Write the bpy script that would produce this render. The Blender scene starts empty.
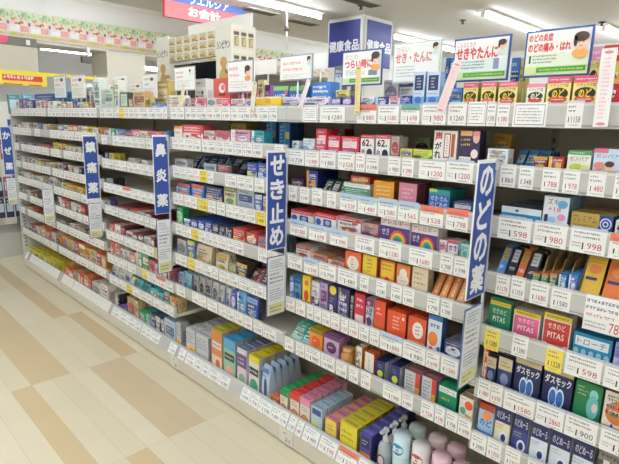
import bpy, math, random
from mathutils import Matrix, Vector, Euler
S = bpy.context.scene
C = S.collection
random.seed(7)
# ---------------------------------------------------------------- camera
FPX, PITCH, YAW, ROLL, EYE = 501.0, math.radians(12.17), math.radians(45.04), math.radians(1.475), 1.45
IW, IH = 619.0, 464.0
FH = Vector((-math.cos(YAW), math.sin(YAW), 0)); UP = Vector((0, 0, 1))
FW = FH * math.cos(PITCH) - UP * math.sin(PITCH)
RT = FH.cross(UP); U0 = RT.cross(FW)
CR = math.cos(ROLL) * RT + math.sin(ROLL) * U0
CU = -math.sin(ROLL) * RT + math.cos(ROLL) * U0
CAM = Vector((0, 0, EYE))
cd = bpy.data.cameras.new('camera'); cam = bpy.data.objects.new('camera', cd); C.objects.link(cam)
M = Matrix.Identity(4)
for i in range(3):
    M[i][0] = CR[i]; M[i][1] = CU[i]; M[i][2] = -FW[i]; M[i][3] = CAM[i]
cam.matrix_world = M
cd.sensor_width = 36; cd.sensor_fit = 'HORIZONTAL'; cd.lens = FPX * 36 / IW; cd.clip_start = .02
S.camera = cam
# ---------------------------------------------------------------- world, exposure
w = bpy.data.worlds.new('world'); S.world = w; w.use_nodes = True
w.node_tree.nodes['Background'].inputs[0].default_value = (1, 1, 1, 1)
w.node_tree.nodes['Background'].inputs[1].default_value = .3
S.view_settings.view_transform = 'Standard'; S.view_settings.look = 'None'
S.view_settings.gamma = 1; S.view_settings.exposure = -0.1
TUBE_POWER = 44.0
CEIL = 3.0

# ---------------------------------------------------------------- measuring helpers
def ray(x, y): return FW * FPX + CR * (x - IW / 2) - CU * (y - IH / 2)
def onY(x, y, Y): d = ray(x, y); return CAM + d * (Y / d.y)
def onX(x, y, X): d = ray(x, y); return CAM + d * (X / d.x)
def onZ(x, y, Z): d = ray(x, y); return CAM + d * ((Z - EYE) / d.z)
def X_at(px, Y, Z):
    a = (px - IW / 2) / FPX; v = Vector((0, Y, Z - EYE))
    return (a * v.dot(FW) - v.dot(CR)) / (CR.x - a * FW.x)

# ---------------------------------------------------------------- materials
MATS = {}
def mat(h, rough=.42, emit=0, alpha=None, noise=0, nscale=30):
    k = (h, rough, emit, alpha, noise)
    if k in MATS: return MATS[k]
    m = bpy.data.materials.new('m_' + h); m.use_nodes = True
    nt = m.node_tree; p = nt.nodes['Principled BSDF']
    def lin(c): c /= 255; return c / 12.92 if c < .04045 else ((c + .055) / 1.055) ** 2.4
    col = tuple(lin(int(h[i:i + 2], 16)) for i in (0, 2, 4)) + (1,)
    p.inputs['Base Color'].default_value = col; p.inputs['Roughness'].default_value = rough
    if emit:
        p.inputs['Emission Color'].default_value = col; p.inputs['Emission Strength'].default_value = emit
    if alpha is not None:
        p.inputs['Transmission Weight'].default_value = alpha; p.inputs['IOR'].default_value = 1.15
    n = nt.nodes.new('ShaderNodeTexNoise'); n.inputs['Scale'].default_value = nscale
    if noise:
        mx = nt.nodes.new('ShaderNodeMix'); mx.data_type = 'RGBA'
        mx.inputs[6].default_value = tuple(c * (1 - noise) for c in col[:3]) + (1,)
        mx.inputs[7].default_value = tuple(min(1, c * (1 + noise)) for c in col[:3]) + (1,)
        g = nt.nodes.new('ShaderNodeTexCoord'); nt.links.new(g.outputs['Object'], n.inputs['Vector'])
        nt.links.new(n.outputs['Fac'], mx.inputs[0]); nt.links.new(mx.outputs[2], p.inputs['Base Color'])
    else:
        r = nt.nodes.new('ShaderNodeMapRange'); r.inputs['To Min'].default_value = max(.05, rough - .08); r.inputs['To Max'].default_value = rough + .08
        nt.links.new(n.outputs['Fac'], r.inputs['Value']); nt.links.new(r.outputs['Result'], p.inputs['Roughness'])
    MATS[k] = m
    return m

# ---------------------------------------------------------------- text outlines, cached
TX = {}
def glyphs(s, bold=.025):
    if (s, bold) in TX: return TX[(s, bold)]
    cu = bpy.data.curves.new('t', 'FONT'); cu.body = s; cu.resolution_u = 2
    cu.fill_mode = 'FRONT'
    o = bpy.data.objects.new('t', cu); C.objects.link(o)
    dg = bpy.context.evaluated_depsgraph_get()
    me = o.evaluated_get(dg).to_mesh()
    vs = [(v.co.x, v.co.y) for v in me.vertices]; fs = [tuple(p.vertices) for p in me.polygons]
    o.evaluated_get(dg).to_mesh_clear(); bpy.data.objects.remove(o); bpy.data.curves.remove(cu)
    if not vs: vs, fs = [(0, 0), (1, 0), (1, 1)], [(0, 1, 2)]
    x0 = min(v[0] for v in vs); x1 = max(v[0] for v in vs); y0 = min(v[1] for v in vs); y1 = max(v[1] for v in vs)
    vs = [((a - x0) / (x1 - x0 or 1), (b - y0) / (y1 - y0 or 1)) for a, b in vs]
    TX[(s, bold)] = (vs, fs)
    return TX[(s, bold)]

# ---------------------------------------------------------------- mesh collector
class G:
    def __init__(s): s.v = []; s.f = []; s.m = []; s.ms = []; s.sm = []
    def mi(s, m):
        if isinstance(m, str): m = mat(m)
        if m not in s.ms: s.ms.append(m)
        return s.ms.index(m)
    def add(s, vs, fs, m, smooth=False):
        b = len(s.v); s.v += [tuple(v) for v in vs]; i = s.mi(m)
        for f in fs: s.f.append(tuple(b + k for k in f)); s.m.append(i); s.sm.append(smooth)
    def box(s, x0, x1, y0, y1, z0, z1, m, top=None, side=None, front=None, tilt=0):
        vs = [(x0, y0, z0), (x1, y0, z0), (x1, y1, z0), (x0, y1, z0), (x0, y0, z1), (x1, y0, z1), (x1, y1, z1), (x0, y1, z1)]
        s.add(vs, [(0, 3, 2, 1), (2, 3, 7, 6)], m)
        s.add(vs, [(4, 5, 6, 7)], top or m); s.add(vs, [(1, 2, 6, 5), (0, 4, 7, 3)], side or m); s.add(vs, [(0, 1, 5, 4)], front or m)
        return s
    def rect(s, x0, x1, z0, z1, y, m): s.add([(x0, y, z0), (x1, y, z0), (x1, y, z1), (x0, y, z1)], [(0, 1, 2, 3)], m)
    def ell(s, x, z, rx, rz, y, m, n=16):
        s.add([(x + rx * math.cos(i * 2 * math.pi / n), y, z + rz * math.sin(i * 2 * math.pi / n)) for i in range(n)], [tuple(range(n))], m)
    def text(s, t, x0, x1, z0, z1, y, m, bold=.025):
        vs, fs = glyphs(t, bold); n = max(1, len(t)); d = bold * (x1 - x0) / n * .9 if bold > .026 else 0; q = bold * (z1 - z0) * .9
        offs = [(0, 0)] if not d else [(-d, 0), (d, 0), (0, q), (0, -q), (-d * .7, q * .7), (d * .7, -q * .7), (d * .7, q * .7), (-d * .7, -q * .7)]
        for i, (da, db) in enumerate(offs): s.add([(x0 + a * (x1 - x0) + da, y - i * .00002, z0 + b * (z1 - z0) + db) for a, b in vs], fs, m)
    def lathe(s, prof, m, n=20, x=0, y=0):
        b = []; fs = []
        for r, z in prof: b += [(x + r * math.cos(i * 2 * math.pi / n), y + r * math.sin(i * 2 * math.pi / n), z) for i in range(n)]
        for k in range(len(prof) - 1):
            for i in range(n):
                j = (i + 1) % n; fs.append((k * n + i, k * n + j, (k + 1) * n + j, (k + 1) * n + i))
        fs.append(tuple(range(n))[::-1]); fs.append(tuple((len(prof) - 1) * n + i for i in range(n)))
        s.add(b, fs, m, True)
    def art(s, els, w, h, x0=0, z0=0, y=0, dy=.0002):
        """printed elements on a front face of size w x h, in fractions"""
        for k, e in enumerate(els):
            yy = y - dy * (k + 1); t = e[0]
            if t == 'r': s.rect(x0 + e[1] * w, x0 + e[3] * w, z0 + e[2] * h, z0 + e[4] * h, yy, e[5])
            elif t == 'e':
                n = 16; cl = lambda q: max(0, min(1, q))
                s.add([(x0 + cl(e[1] + e[3] * math.cos(i * 2 * math.pi / n)) * w, yy, z0 + cl(e[2] + e[4] * math.sin(i * 2 * math.pi / n)) * h) for i in range(n)], [tuple(range(n))], e[5])
            elif t == 't': s.text(e[1], x0 + e[2] * w, x0 + e[4] * w, z0 + e[3] * h, z0 + e[5] * h, yy, e[6], e[7] if len(e) > 7 else .025)
            elif t == 'l':                       # rows of small illegible print
                _, a, b, c, d, col, n = e
                for i in range(n):
                    zz = d - (i + .75) * (d - b) / n; hh = (d - b) / n * .42
                    x = a
                    cw = max((c - a) / 14, min((c - a) / 3, hh * h / w * 1.05)); end = c if random.random() < .5 else c - (c - a) * random.uniform(0, .35)
                    while x + cw * .8 < end + .001:
                        X, Wc, Zc, Hc = x0 + x * w, cw * w * .82, z0 + zz * h, hh * h; q = random.randrange(4); th = .26
                        if q != 1: s.rect(X, X + Wc, Zc + Hc * .74, Zc + Hc * 1.0, yy, col)
                        if q != 2: s.rect(X, X + Wc * .9, Zc + Hc * .3, Zc + Hc * .52, yy, col)
                        k2 = random.choice((.1, .4, .65)); s.rect(X + Wc * k2, X + Wc * (k2 + .28), Zc, Zc + Hc * .95, yy - .00005, col)
                        if q == 3: s.rect(X, X + Wc, Zc, Zc + Hc * .18, yy, col)
                        x += cw
    def mesh(s, name):
        me = bpy.data.meshes.new(name); me.from_pydata(s.v, [], s.f)
        for m in s.ms: me.materials.append(m)
        me.polygons.foreach_set('material_index', s.m); me.polygons.foreach_set('use_smooth', s.sm); me.update()
        return me
    def build(s, name, parent=None, loc=(0, 0, 0), rot=(0, 0, 0)):
        o = bpy.data.objects.new(name, s.mesh(name)); C.objects.link(o); o.location = loc; o.rotation_euler = rot
        if parent: o.parent = parent
        return o
def tag(o, label, cat, group=None):
    o['label'] = label; o['category'] = cat
    if group: o['group'] = group
    return o
def empty(name, loc, rot=(0, 0, 0)):
    o = bpy.data.objects.new(name, None); C.objects.link(o); o.location = loc; o.rotation_euler = rot; o.empty_display_size = .05
    return o
def struct(o): o['kind'] = 'structure'; return o
ORD = 'zeroth first second third fourth fifth sixth seventh eighth ninth tenth eleventh twelfth thirteenth fourteenth fifteenth sixteenth seventeenth eighteenth nineteenth twentieth'.split()
def nth(i):
    if i <= 20: return ORD[i]
    t = {2: 'twenty', 3: 'thirty', 4: 'forty', 5: 'fifty', 6: 'sixty'}[i // 10]
    return t + '-' + ORD[i % 10] if i % 10 else t.replace('ty', 'tieth')

# ================================================================ SETTING
LEFT, RIGHT, FRONT, BACK = -11.5, 3.5, -2.6, 10.5
def plane(name, pts, m):
    g = G(); g.add(pts, [tuple(range(len(pts)))], m); return struct(g.build(name))
# floor: wood-look planks laid along the shelf run
PW, PL = .1035, .93
g = G()
pale = ['d8cdb2', 'd6caae', 'dacfb6', 'd4c8ab', 'd8cdb3', 'd7ccb1']; tan = ['c9b38c', 'c5ae87', 'cab694']
def pm(h): return mat(h, .3, noise=.05, nscale=3)
TAN = [(-2.85, -1.92, .60, .71, 0), (-4.7, -2.85, .70, .92, 0), (-4.7, -3.78, 1.13, 1.23, 0), (-5.63, -4.7, 1.13, 1.24, 1), (-2.85, -1.92, 1.02, 1.235, 2), (-1.92, -.99, .81, .93, 0),
       (-3.78, -2.85, 1.235, 1.35, 1), (-1.9, -1, .2, .42, 1), (-3.8, -2.9, .0, .2, 2)]
g.add([(LEFT, FRONT, -.002), (RIGHT, FRONT, -.002), (RIGHT, BACK, -.002), (LEFT, BACK, -.002)], [(0, 1, 2, 3)], mat('a89c84'))
rows = range(-31, 103)
pr = random.Random(3)
for j in rows:
    y0 = .3 + (j - 0) * PW; y1 = y0 + PW
    if y0 < FRONT or y1 > BACK - .1: continue
    off = -1.92
    xs = [off + PL * k for k in range(-11, 7)]
    for x in xs:
        if x < LEFT or x + PL > RIGHT: continue
        ym = (y0 + y1) / 2; xm = x + PL / 2
        col = None
        for a, b, c, d, k in TAN:
            if a < xm < b and c < ym < d: col = tan[k]
        far = y0 > 2.2 or y0 < -.3
        if col is None: col = pr.choice(tan) if (far and pr.random() < .2) else pr.choice(pale)
        e = .0005
        g.add([(x + e, y0 + e, 0), (x + PL - e, y0 + e, 0), (x + PL - e, y1 - e, 0), (x + e, y1 - e, 0)], [(0, 1, 2, 3)], pm(col))
struct(g.build('floor'))
cm = mat('dedbd4', .7, noise=.02)
plane('ceiling', [(LEFT, FRONT, CEIL), (LEFT, BACK, CEIL), (RIGHT, BACK, CEIL), (RIGHT, FRONT, CEIL)], cm)
wm = mat('e6e4df', .7, noise=.02)
plane('wall_back', [(LEFT, BACK, 0), (RIGHT, BACK, 0), (RIGHT, BACK, CEIL), (LEFT, BACK, CEIL)], wm)
plane('wall_front', [(LEFT, FRONT, 0), (LEFT, FRONT, CEIL), (RIGHT, FRONT, CEIL), (RIGHT, FRONT, 0)], wm)
plane('wall_left', [(LEFT, FRONT, 0), (LEFT, BACK, 0), (LEFT, BACK, CEIL), (LEFT, FRONT, CEIL)], wm)
plane('wall_right', [(RIGHT, FRONT, 0), (RIGHT, FRONT, CEIL), (RIGHT, BACK, CEIL), (RIGHT, BACK, 0)], wm)
SOF = -7.17
g = G(); g.box(SOF - .5, SOF, FRONT, BACK, 2.36, CEIL, mat('f7f5ef', .7)); g.box(SOF, SOF + .02, FRONT, BACK, CEIL - .06, CEIL, mat('f4f1e6', .6))
struct(g.build('wall_soffit'))
# cream pillar below the soffit
a = onX(108, 80, SOF + .02); b = onX(146, 80, SOF + .02)
g = G(); g.box(SOF - .5, SOF + .02, a.y, b.y, 0, 2.36, mat('e0d9c6', .7)); struct(g.build('wall_pillar'))

# ---------------------------------------------------------------- ceiling lights
TUBE = mat('ecf4ff', .5, emit=TUBE_POWER)
proto = None
def light(x, y0, y1, z=CEIL, label=''):
    e = tag(empty('fluorescent_light', (x, (y0 + y1) / 2, z)), label, 'ceiling light', 'fluorescent strip lights')
    L = (y1 - y0) / 2
    g = G(); g.box(-.075, .075, -L - .03, L + .03, -.03, 0, mat('f0eee6')); g.build('housing', e)
    g = G(); n = 10; vs = []
    for yy in (-L, L): vs += [(.028 * math.cos(i * 2 * math.pi / n), yy, -.06 + .028 * math.sin(i * 2 * math.pi / n)) for i in range(n)]
    g.add(vs, [(i, (i + 1) % n, n + (i + 1) % n, n + i) for i in range(n)] + [tuple(range(n)), tuple(range(n, 2 * n))], TUBE, False); g.build('tube', e)
    g = G(); g.box(-.03, .03, -L - .02, -L, -.1, -.03, mat('e8e6de')); g.build('end_cap', e)
    g = G(); g.box(-.03, .03, L, L + .02, -.1, -.03, mat('e8e6de')); g.build('end_cap', e)
    return e
light(-3.47, 6.65, 9.6, label='long fluorescent strip light on the ceiling above the white POP signboards')
light(-5.3, 2.4, 5.4, label='fluorescent strip light on the ceiling left of the navy health-food pillar')
light(-5.45, 7.35, 9.6, label='fluorescent strip light on the ceiling just right of the navy pillar')
light(-2.55, 8.6, 10.2, label='fluorescent strip light at the far right edge of the ceiling')
for i, (x, y) in enumerate([(-5.3, -1.2), (-3.45, -1.2), (-1.6, -1.2), (.25, -1.2), (-3.45, 1.2), (-1.6, 1.2), (.25, 1.2), (2.1, .2), (-1.6, 4.6), (.25, 4.6), (2.1, 5)]):
    light(x, y - 1.0, y + 1.0, label='fluorescent strip light overhead, outside the photo, in row %s' % nth(i + 1))
p = onX(40, 49, -9.2); q = onX(97, 53, -9.2)
def stems(e):
    g = G(); h = CEIL - e.location.z
    for yy in (-.2, .2): g.box(-.01, .01, yy - .01, yy + .01, 0, h, mat('d8d6d0'))
    g.build('stem', e)
e = light(-9.2, p.y, q.y, p.z + .08, label='strip light glowing under the flyer banner at far left'); stems(e)
p = onX(140, 69, -9.2); q = onX(160, 71, -9.2)
e = light(-9.2, p.y, q.y + .5, p.z + .08, label='strip light glowing just right of the cream pillar'); stems(e)

# ---------------------------------------------------------------- ceiling bits
for (x, y, kind, lab) in [(463, 20, 'd', 'small dark sprinkler head on the ceiling above the right POP signs'), (361, 5, 'd', 'small dark sprinkler head on the ceiling above the navy pillar'), (602, 22, 'd', 'tiny sprinkler head on the ceiling at far right'),
                          (260, 11, 'v', 'dark narrow ceiling vent right of the red checkout sign'), (362, 2, 'v', 'grey narrow ceiling vent above the navy pillar'), (302, 22, 'v', 'pale ceiling vent left of the navy pillar')]:
    P = onZ(x, y, CEIL)
    if kind == 'd':
        g = G(); g.lathe([(.05, 0), (.05, -.012), (.018, -.02), (.018, -.05), (.03, -.055), (.005, -.06)], mat('4a463f'), 12); tag(g.build('sprinkler_head', None, P), lab, 'sprinkler')
    else:
        g = G(); g.box(-.1, .1, -.3, .3, -.012, 0, mat('b9b2a2')); 
        o = tag(empty('ceiling_vent', P), lab, 'vent'); g.build('vent_frame', o)
        g = G()
        for k in range(5): g.box(-.08 + k * .035, -.06 + k * .035, -.27, .27, -.018, -.0115, mat('5b564c'))
        g.build('vent_grille', o)
P = onZ(287, 8, CEIL); b = onY(283, 50, P.y)
g = G(); g.lathe([(.012, b.z - CEIL), (.012, 0)], mat('eeeade'), 8); o = tag(empty('hanging_rod', P), 'thin white rod hanging from the ceiling left of navy pillar', 'rod'); g.build('rod', o)
g = G(); g.lathe([(.03, -.3), (.04, -.27), (.03, -.24)], mat('4c4840'), 8); g.build('hook', o)

# ================================================================ GONDOLA
BX = [.3, -.645, -1.545, -2.485, -3.40, -4.39, -5.38]
PH = ['right of throat flag', 'left of throat flag', 'left of cough flag', 'left of rhinitis flag', 'left of painkiller flag', 'right of cold flag']
LZ = [[1.456, 1.288, 1.139, .970, .799, .622, .437], [1.456, 1.286, 1.137, .994, .847, .653, .466], [1.456, 1.300, 1.148, 1.002, .833, .661, .476],
      [1.456, 1.284, 1.130, .968, .818, .640, .473, .322], [1.456, 1.289, 1.143, .985, .840, .682, .543, .337], [1.456, 1.289, 1.143, .985, .840, .682, .543, .337]]
BASE = .088; LIP = .064; SY = 1.40; SB = 1.78
def shelfname(b, l): return 'bottom' if l == len(LZ[b]) else ('top' if l == 0 else nth(l + 1))
def bed(b, l): return (BASE + .012) if l == len(LZ[b]) else LZ[b][l] + .02
plastic = mat('c3c2bd', .25); metal = mat('dcd8cb', .4); backm = mat('c6bba8', .75, noise=.05); slotm = mat('9a988f', .4); kickm = mat('d8d1be', .45)
def make_bay(b):
    x1, x0 = BX[b], BX[b + 1]; W = x1 - x0
    labels = ['nearest shelf unit, running off the right edge, right of throat flag', 'shelf unit between the cough flag and the throat flag', 'shelf unit between the rhinitis flag and the cough flag',
              'shelf unit between the painkiller flag and the rhinitis flag', 'shelf unit just left of the painkiller flag', 'farthest shelf unit at the left end beside the cold-medicine flag']
    e = tag(empty('shelf_unit', (x0, SY, 0)), labels[b], 'shelf unit', 'shelf units of the medicine aisle')
    g = G(); g.box(0, W, .40, .43, 0, 1.47, backm); g.build('back_panel', e)
    for xx in ((0,) if b else (0, W - .02)) if b < 5 else (0,):
        g = G(); g.box(xx, xx + .02, .385, .41, .1, 1.4555, mat('a69c8a'))
        for k in range(40): g.rect(xx + .006, xx + .014, .12 + k * .033, .138 + k * .033, .3845, mat('55524a'))
        g.build('upright', e)
    if b == 5:
        g = G(); g.box(-.03, 0, 0, .43, .05, 1.46, mat('c9cabf')); 
        for k in range(34): g.add([(.0003, .02, .2 + k * .035), (.0003, .035, .2 + k * .035), (.0003, .035, .215 + k * .035), (.0003, .02, .215 + k * .035)], [(0, 1, 2, 3)], mat('6d6b62'))
        g.build('end_panel', e)
    for l, z in enumerate(LZ[b]):
        g = G(); g.box(.004, W - .004, .012, .398, z, z + .02, metal); s = g.build('shelf', e)
        if l == 0:   # the top deck carries on over the back
            g = G(); g.box(.004, W - .004, .40, .80, z, z + .02, metal); g.build('rear_deck', e)
        g = G(); g.box(.001, W - .001, 0, .012, z, z + LIP, plastic)
        g.rect(.004, W - .004, z + .004, z + .009, -.0004, slotm); g.rect(.004, W - .004, z + LIP - .008, z + LIP - .003, -.0004, mat('d9d8d0', .2)); g.build('price_rail', s)
    g = G(); g.box(.002, W - .002, .012, .40, .07, BASE + .012, metal); s = g.build('base_deck', e)
    g = G(); a = .022
    vs = [(.002, 0 - .012, BASE - .004), (W - .002, -.012, BASE - .004), (W - .002, a, BASE + LIP), (.002, a, BASE + LIP), (.002, .012, BASE - .004), (W - .002, .012, BASE - .004), (W - .002, a + .008, BASE + LIP), (.002, a + .008, BASE + LIP)]
    g.add(vs, [(0, 1, 2, 3), (4, 7, 6, 5), (3, 2, 6, 7), (0, 4, 5, 1), (1, 5, 6, 2), (0, 3, 7, 4)], plastic); g.build('price_rail', s)
    g = G(); g.box(.002, W - .002, -.008, .03, .008, BASE - .004, kickm); g.rect(.002, W - .002, .0, .008, .03, mat('4a463d')); g.build('kick_plate', e)
for b in range(6): make_bay(b)
# small plates on the kick
for x, y, t in [(286, 437, '21'), (175, 366, '2')]:
    P = onY(x, y, 1.39); 
    g = G(); g.box(-.045, .045, 0, .0015, -.035, .035, mat('e2ddcf')); g.art([('r', .3, .72, .55, .77, '3b3a38'), ('t', t, .45, .2, .8, .45, '3b3a38')], .09, .07, -.045, -.035, 0)
    tag(g.build('number_plate', None, (P.x, 1.388, .045)), 'small cream plate numbered %s on the kick board %s' % (t, 'under the cough flag' if t == '21' else 'under the rhinitis flag'), 'plate')

# ================================================================ PRICE CARDS
INK = '3c3b3e'; RED = 'c04858'
CM = {}
def card_mesh(wd, kind, price, h=LIP):
    k = (round(wd * 200), kind, price, round(h, 3))
    if k in CM: return CM[k]
    g = G(); wd = k[0] / 200
    base = {'y': 'f2dc5a', 'n': 'f1f0ec'}.get(kind, 'f3f2ed')
    g.box(0, wd, 0, .0012, 0, h, mat(base, .35))
    wide = wd > .068; pc = RED if kind in 'rob' or kind == 'g' else ('55525a' if kind == 'w' else INK)
    els = []
    if kind == 'n':
        els = [('r', .06, .08, .94, .92, '8d8c8a'), ('r', .075, .11, .925, .89, 'f6f5f1'), ('l', .14, .2, .86, .82, '77767a', 5)]
    elif kind == 's':
        els = [('l', .03, .55, .97, .95, '5b6f9a', 2), ('l', .05, .35, .8, .55, 'd08888', 1), ('t', '780', .62, .06, .95, .34, RED), ('l', .05, .08, .55, .3, '8a8990', 2)]
    else:
        if kind in 'ogb': els.append(('r', 0, .68, 1, 1, {'o': 'e0765c', 'g': '6fa595', 'b': 'b4cbe0'}[kind]))
        else: els.append(('r', .0, .9, 1, 1, 'c3cbd6' if wide else 'dddcd8'))
        els.append(('l', .1, .54, .85, .86, '5c5b61', 2))
        if wide:
            els += [('t', price, .5, .18, .9, .42, pc), ('r', .36, .14, .40, .4, INK), ('l', .06, .2, .33, .42, '77767a', 2), ('l', .45, .03, .95, .13, '6d6c70', 1)]
        else:
            els += [('t', price, .36, .2, .88, .42, pc), ('r', .16, .2, .21, .4, INK), ('l', .2, .06, .9, .15, '85848a', 1)]
    g.art(els, wd, h, 0, 0, 0)
    CM[k] = g.mesh('price_card'); return CM[k]
PRICES = ['980', '1200', '480', '598', '798', '1580', '698', '880', '380', '2980', '728', '1280']
cr = random.Random(11)
WORDS = {'r': 'white price card', 'w': 'white price card', 'y': 'yellow price card', 'o': 'price card with orange band', 'g': 'price card with green band', 'b': 'price card with blue band', 'n': 'framed white notice card', 's': 'large white offer card'}
def place_cards(b, l, cards):
    """cards: list of (x0, x1, kind, price, height) in metres along the run"""
    cards = sorted(cards)
    base = l == len(LZ[b]); z = BASE + .0 if base else LZ[b][l] + .001
    for i, (x0, x1, kind, price, h) in enumerate(cards):
        o = bpy.data.objects.new('price_card', card_mesh(x1 - x0, kind, price, h)); C.objects.link(o)
        if base: o.location = (x0, SY - .0118, z); o.rotation_euler = (-math.atan2(.034, LIP + .004), 0, 0)
        else: o.location = (x0, SY - .0018, z + (LIP - h if h > LIP + .005 else 0))
        side = 'left' 
        tag(o, '%s, %s from left, %s rail, %s' % (WORDS[kind], nth(i + 1), shelfname(b, l), PH[b]), 'price card', 'price cards on the shelf rails')
def cards_px(b, l, spec, price=None):
    base = l == len(LZ[b]); z = (BASE if base else LZ[b][l]) + LIP / 2; Y = SY - .002; out = []
    for t in spec.split():
        kind = t[-1] if t[-1].isalpha() else cr.choice('wrw'); t = t.rstrip('abcdefghijklmnopqrstuvwxyz')
        pr_ = cr.choice(PRICES)
        if ':' in t: t, pr_ = t.split(':')
        a, c = t.split('-'); x0, x1 = X_at(float(a), Y, z), X_at(float(c), Y, z)
        h = LIP
        if kind == 's': h = .095
        elif kind == 'y' and b < 2: h = .072
        elif cr.random() < .4: h = .068
        out.append((x0, x1 - .0015, kind, pr_, h))
    place_cards(b, l, out)
cards_px(0, 0, '497-510 513-547n 566-583:1158 621-635')
cards_px(0, 1, '500-516:860 519-535:348 542-561:788r 563-580:978r 588-607:480r 614-634:520r')
cards_px(0, 2, '498-531:598r 534-568:980r 570-606:998r 609-640:1280o')
cards_px(0, 3, '496-510:1178 511-525:1350 530-548:1680 551-571:1580 585-630s')
cards_px(0, 4, '485-500:1280y 512-528:1380 546-563:1228y 565-603:598r 604-640:880')
cards_px(0, 5, '478-490:1880r 491-503 504-535:1580r 536-563:2860r 565-598:900 600-640:1380r')
cards_px(0, 6, '471-486 487-502:1350r 505-520:1350r 527-545:1280 550-568:998r 580-600')
cards_px(1, 0, '302-318n 320-345:1280 357-377o 378-399:1580r 401-420g 422-446:980r 448-466:1260 468-486n 487-496')
cards_px(1, 1, '287-304 305-319r 320-336 338-355:528r 356-365 366-379 388-401 402-414 419-445:1200r 446-474:1200r')
cards_px(1, 2, '289-297 300-309 312-322 327-336 340-357:528b 358-377:480b 378-397:580b 398-419:565b 420-444:528o 446-468o')
cards_px(1, 3, '290-307b 309-326b 330-348b 355-375:1480 379-402:1280r 409-433:1680r 440-453 454-467')
cards_px(1, 4, '288-302 304-318b 319-336 338-357 360-369 376-386 391-402 403-415 427-440 441-453')
cards_px(1, 5, '286-295 296-305 307-313 314-321 322-330 331-340 341-348 349-358 359-369 370-379 380-402:1880b 403-425:980 426-440 441-458')
cards_px(1, 6, '285-294 296-304 305-320:980 321-335 336-347 349-358 361-371 383-401:1080 402-413 421-434 435-445 446-457 458-471:698r')
cards_px(1, 7, '280-287 288-295 296-302 303-318:480 319-336:598 337-356:528o 357-368 369-384')
def cards_fill(b, l, p, wd=.062, seed=0, x0=None, x1=None):
    r = random.Random(b * 100 + l * 7 + seed); x = BX[b + 1] + .02 + r.uniform(0, .02); out = []
    while x < BX[b] - .05:
        w_ = r.choice([wd * .75, wd, wd, wd * 1.35]); w_ = min(w_, BX[b] - .012 - x)
        if r.random() > p: out.append((x, x + w_ - .003, r.choice(kinds[b]), r.choice(PRICES), LIP))
        x += w_ + (.008 if r.random() < .2 else 0)
    return out
kinds = {2: 'wwrwrwwwwwrwwywww', 3: 'wwwwrwwwwywwwwo', 4: 'wwwwrw', 5: 'wwwwrw'}
for l in range(8): place_cards(2, l, cards_fill(2, l, .03, .07))
for l in range(9): place_cards(3, l, cards_fill(3, l, .04, .085))
g = G()
for b in (4, 5):
    for l in range(9):
        base = l == 8; z = BASE if base else LZ[b][l]
        for x0, x1, kind, pr_, h in cards_fill(b, l, .04, .07):
            y = SY - .0022
            if base:
                ya, yb = SY - .0135, SY + .0205
                g.add([(x0, ya, z), (x1, ya, z), (x1, yb, z + LIP), (x0, yb, z + LIP)], [(0, 1, 2, 3)], 'e9e6dd'); g.add([(x0 + .012, ya + .018 - .0012, z + .03), (x1 - .012, ya + .018 - .0012, z + .03), (x1 - .012, ya + .025 - .0012, z + .045), (x0 + .012, ya + .025 - .0012, z + .045)], [(0, 1, 2, 3)], 'b5b2ae'); continue
            g.rect(x0, x1, z + .001, z + h, y, 'f3f2ed'); g.art([('l', .1, .5, .88, .9, '8b8a90', 2), ('t', pr_, .35, .15, .9, .42, RED if kind == 'r' else INK)], x1 - x0, h, x0, z, y)
o = tag(g.build('price_cards'), 'tiny white price cards lining the two farthest shelf units at left', 'price cards'); o['kind'] = 'stuff'

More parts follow.
